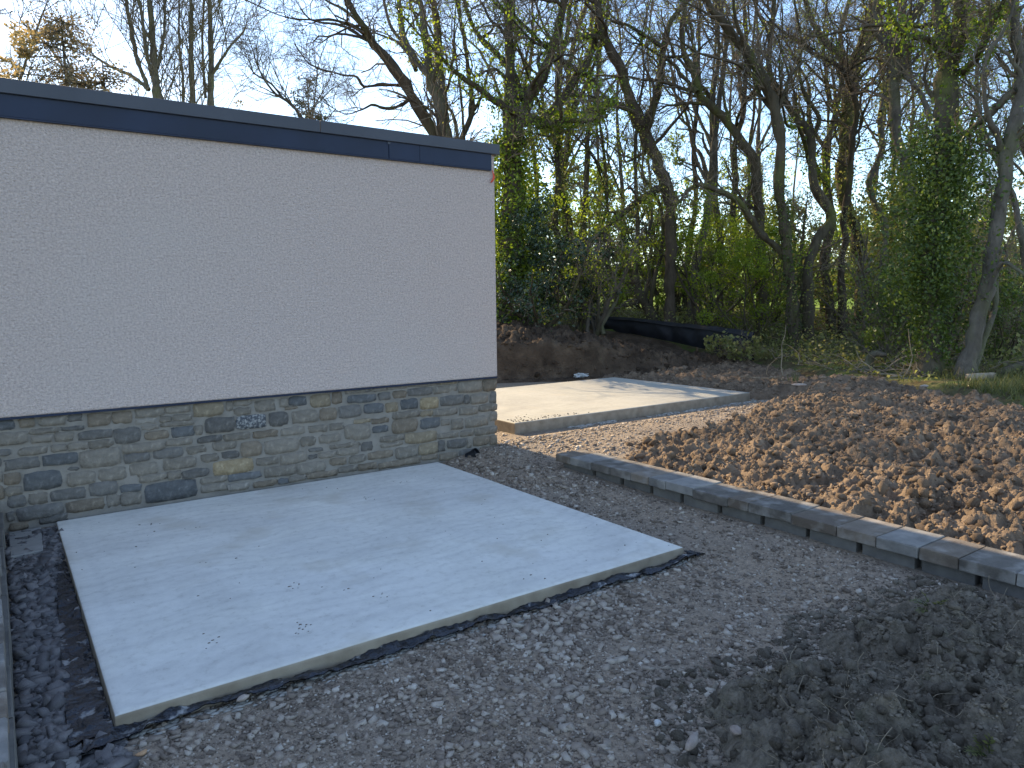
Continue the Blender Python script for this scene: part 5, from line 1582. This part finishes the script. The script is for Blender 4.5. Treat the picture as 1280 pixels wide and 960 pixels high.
# fallen twigs and bramble canes
x, y = wood_points(1500, r2, 620, 1320, 11.5, 24, 1.5)
n = len(x)
d0 = r2.normal(size=(n, 3)); d0[:, 2] = np.abs(d0[:, 2]) * .18; d0 /= np.linalg.norm(d0, axis=1, keepdims=True)
P = walk(r2, np.stack([x, y, z_wood(x, y) + .03], -1), d0, r2.uniform(.25, 1.1, n), 6, .22, -.02)
P[..., 2] = np.maximum(P[..., 2], z_wood(P[..., 0], P[..., 1]) + .01)
v, f = tubes(P, np.linspace(.011, .004, 6)[None] * r2.uniform(.5, 1.4, (n, 1)), 3)
stuff(tag(obj("fallen_twigs", make_mesh("fallen_twigs", v, f), M['dead']), "pale fallen twigs and bramble canes strewn under the trees", "twigs"))

# logs and stump at the wood edge
def log(name, label, pts, r, mat, seed):
    pts = np.array([[*p, rr] for p, rr in zip(pts, r)], float)
    q = smooth_path(pts, 14)
    v, f = tubes(q[None, :, :3], q[None, :, 3], 10)
    bm = bmesh.new()
    vs = [bm.verts.new(p) for p in v]
    for a in f:
        bm.faces.new([vs[i] for i in a])
    bm.faces.new(vs[:10]); bm.faces.new(vs[-10:][::-1])
    for w in bm.verts:
        w.co += Vector(np.random.default_rng(seed + w.index).normal(0, .006, 3))
    bmesh.ops.recalc_face_normals(bm, faces=bm.faces[:])
    me = bpy.data.meshes.new(name); bm.to_mesh(me); bm.free()
    for p_ in me.polygons: p_.use_smooth = True
    return tag(obj(name, me, mat), label, "log")
def onwood(u, v, D, dz=0.0):
    p = px(u, v, D)
    return np.array([p[0], p[1], float(z_wood(p[0:1], p[1:2])[0]) + dz])
log("fallen_log", "mossy fallen log at the right edge beside the leaning trunk", [onwood(1246, 474, 11.3, .06), onwood(1268, 466, 11.5, .10), onwood(1300, 452, 11.9, .16)], [.05, .09, .11], BARK[1], 1)
log("fallen_log", "short pale log lying before the leaning grey trunk", [onwood(1208, 482, 10.9, .05), onwood(1226, 482, 10.9, .06), onwood(1242, 481, 11.0, .06)], [.05, .055, .05], M['dead'], 2)
log("tree_stump", "pale torn stump with roots at the wood edge in the grass", [onwood(1083, 462, 12.6, -.1), onwood(1086, 455, 12.6, .18), onwood(1092, 448, 12.5, .32), onwood(1108, 452, 12.4, .30)], [.10, .075, .06, .03], BARK[2], 3)
log("fallen_branch", "bare fallen branch slanting down beside the coppiced trunk", [px(745, 396, 19.2), px(770, 386, 19.3), px(800, 376, 19.4)], [.03, .05, .06], BARK[0], 4)
log("fallen_branch", "pale crooked branch lying at the foot of the large ivy tree", [onwood(1105, 446, 12.4, .02), onwood(1128, 440, 12.4, .22), onwood(1150, 448, 12.2, .28)], [.012, .016, .02], M['dead'], 5)

# ------------------------------------------------------------------ black fabric barrier on the bank
def barrier(name, label, path, heights, seed, parent_label="barrier"):
    """path: base points; sheet slumps between stakes"""
    root = tag(empty(name, path[0]), label, "barrier")
    base = np.array(path[0], float)
    P = np.array(path, float); n = 110
    cum = np.concatenate([[0], np.cumsum(np.linalg.norm(np.diff(P[:, :2], axis=0), axis=1))])
    s = np.linspace(0, cum[-1], n)
    bxyz = np.stack([np.interp(s, cum, P[:, i]) for i in range(3)], -1)
    hh = np.interp(s, cum, heights)
    tan = np.gradient(bxyz[:, :2], axis=0); tan /= np.linalg.norm(tan, axis=1, keepdims=True)
    nrm = np.stack([tan[:, 1], -tan[:, 0]], -1)
    if (nrm.mean(0) @ np.array([-.57, -.81])) < 0:
        nrm = -nrm
    m = 12
    prof = np.linspace(0, 1, m)
    V = []
    for j, q in enumerate(prof):
        fold = .10 * math.sin(q * 5.0) + .05 * (fbm(s * 2.2, s * 0 + q * 3, seed) - .5) * 2 + .03 * np.sin(s * 9 + q * 4)
        # the top rolls forward over the wire
        zz = hh * np.minimum(1.0, q * 1.35) - hh * .18 * max(0, q - .74) / .26
        out = fold * .5 + .12 * max(0, q - .7) / .3
        V.append(np.stack([bxyz[:, 0] + nrm[:, 0] * out, bxyz[:, 1] + nrm[:, 1] * out, bxyz[:, 2] - .06 + zz + .02 * (fbm(s * 3, s * 0 + q, seed + 3) - .5)], -1))
    V = np.stack(V, 1)
    B = V.copy(); B[..., :2] -= nrm[:, None, :] * .012
    verts = np.concatenate([V.reshape(-1, 3), B.reshape(-1, 3)]) - base
    i = (np.arange(n - 1)[:, None] * m + np.arange(m - 1)[None, :])
    f = np.stack([i, i + m, i + m + 1, i + 1], -1).reshape(-1, 4)
    f = np.concatenate([f, f[:, ::-1] + n * m])
    obj("fabric", make_mesh("fabric", verts, f, True), M['silt_fence'], root)
    return root, bxyz, nrm
fp = [px(738, 408, 18.8), px(790, 414, 18.0), px(840, 424, 17.2), px(895, 436, 16.0), px(942, 447, 15.2)]
bar, bb, bn = barrier("fabric_barrier", "slumped black fabric barrier staked along the top of the earth bank", fp, [.34, .40, .46, .56, .60], 5)
for u, v, D, hgt in ((745, 398, 18.5, .5), (872, 412, 16.8, .55), (927, 422, 15.6, .5)):
    p = px(u, v, D)
    me = box_mesh("stake", p[0] - .018, p[0] + .018, p[1] - .018, p[1] + .018, p[2] - hgt, p[2] + .05, .004)
    me.transform(Matrix.Translation(-bar.location))
    obj("stake", me, M['stake'], bar)
fp2 = [px(606, 382, 17.6), px(630, 385, 17.4), px(652, 391, 17.2)]
barrier("fabric_barrier", "short piece of black fabric showing beside the building corner", fp2, [.16, .18, .10], 15)
# brambles leaning over the barrier's near end
for i, (u, v, D) in enumerate(((905, 440, 15.2), (925, 445, 14.9))):
    p = px(u, v, D)
    rt = shrub("bramble", ("pale leafy bramble sprawling over the black barrier", "low bramble in front of the black barrier's end")[i], None, (float(p[0]), float(p[1])), (.55, .4, .45), 420, .075, L_BRAMBLE, 850 + i, 6, clumps=10, cat="bramble")

# ------------------------------------------------------------------ weeds by the camera
def weed(name, label, pos, n, size, seed):
    r2 = np.random.default_rng(seed)
    root = tag(empty(name, pos), label, "weed")
    base = np.array(pos, float)
    d0 = r2.normal(size=(n, 3)); d0[:, 2] = np.abs(d0[:, 2]) + .5; d0 /= np.linalg.norm(d0, axis=1, keepdims=True)
    P = walk(r2, np.repeat(base[None], n, 0), d0, size * r2.uniform(.6, 1.2, n), 7, .12, -.10)
    v, f = tubes(P, np.linspace(.0022, .0008, 7)[None] * np.ones((n, 1)), 4)
    obj("stem", make_mesh("stem", v - base, f), L_GRASS, root)
    for i in range(n):
        V, F = [], []
        for j in range(1, 7):
            tan = P[i, j] - P[i, j - 1]; tan /= np.linalg.norm(tan)
            side = np.cross(tan, [0, 0, 1.0]); side /= np.linalg.norm(side) + 1e-9
            for sg in (-1, 1):
                L_ = size * .26 * math.sin(math.pi * (j / 7.2)) + .004
                a = P[i, j]; tip = a + side * sg * L_ + tan * L_ * .55
                mid1 = a + side * sg * L_ * .5 + tan * L_ * .05; mid2 = a + side * sg * L_ * .45 + tan * L_ * .5
                k = len(V); V += [a, mid1, tip, mid2]; F += [(k, k + 1, k + 2), (k, k + 2, k + 3)]
        V = np.array(V)
        obj("leaf", make_mesh("leaf", V - base, np.array(F), False, np.full(len(V), .6)), L_GRASS, root)
    return root
weed("seedling_weed", "feathery green seedling on the dark soil at the bottom right", at_ground(1236, 946, .16), 4, .075, 1)
weed("seedling_weed", "small green weed on the dark soil near the low wall", at_ground(1165, 762, .2), 6, .10, 2)
weed("seedling_weed", "tiny green weed on the dark soil above the feathery seedling", at_ground(1246, 896, .16), 4, .045, 3)

# dead straws in the near soil
r2 = np.random.default_rng(77)
x, y = area_points(500, 1.6, 3.9, .8, 1.9, lambda x, y: poly_dist(x, y, HEAP) > .08, r2)
n = len(x)
he = S((poly_dist(x, y, HEAP) + .02) / .45)
d0 = r2.normal(size=(n, 3)); d0[:, 2] = np.abs(d0[:, 2]) * .4; d0 /= np.linalg.norm(d0, axis=1, keepdims=True)
P = walk(r2, np.stack([x, y, z_gravel(x, y) - .05 + .10 * he + heap_relief(x, y) * he], -1), d0, r2.uniform(.03, .13, n), 6, .22, -.05)
v, f = tubes(P, np.full((n, 6), .0011), 3)
stuff(obj("dead_straw", make_mesh("dead_straw", v, f), M['dead'], heap))
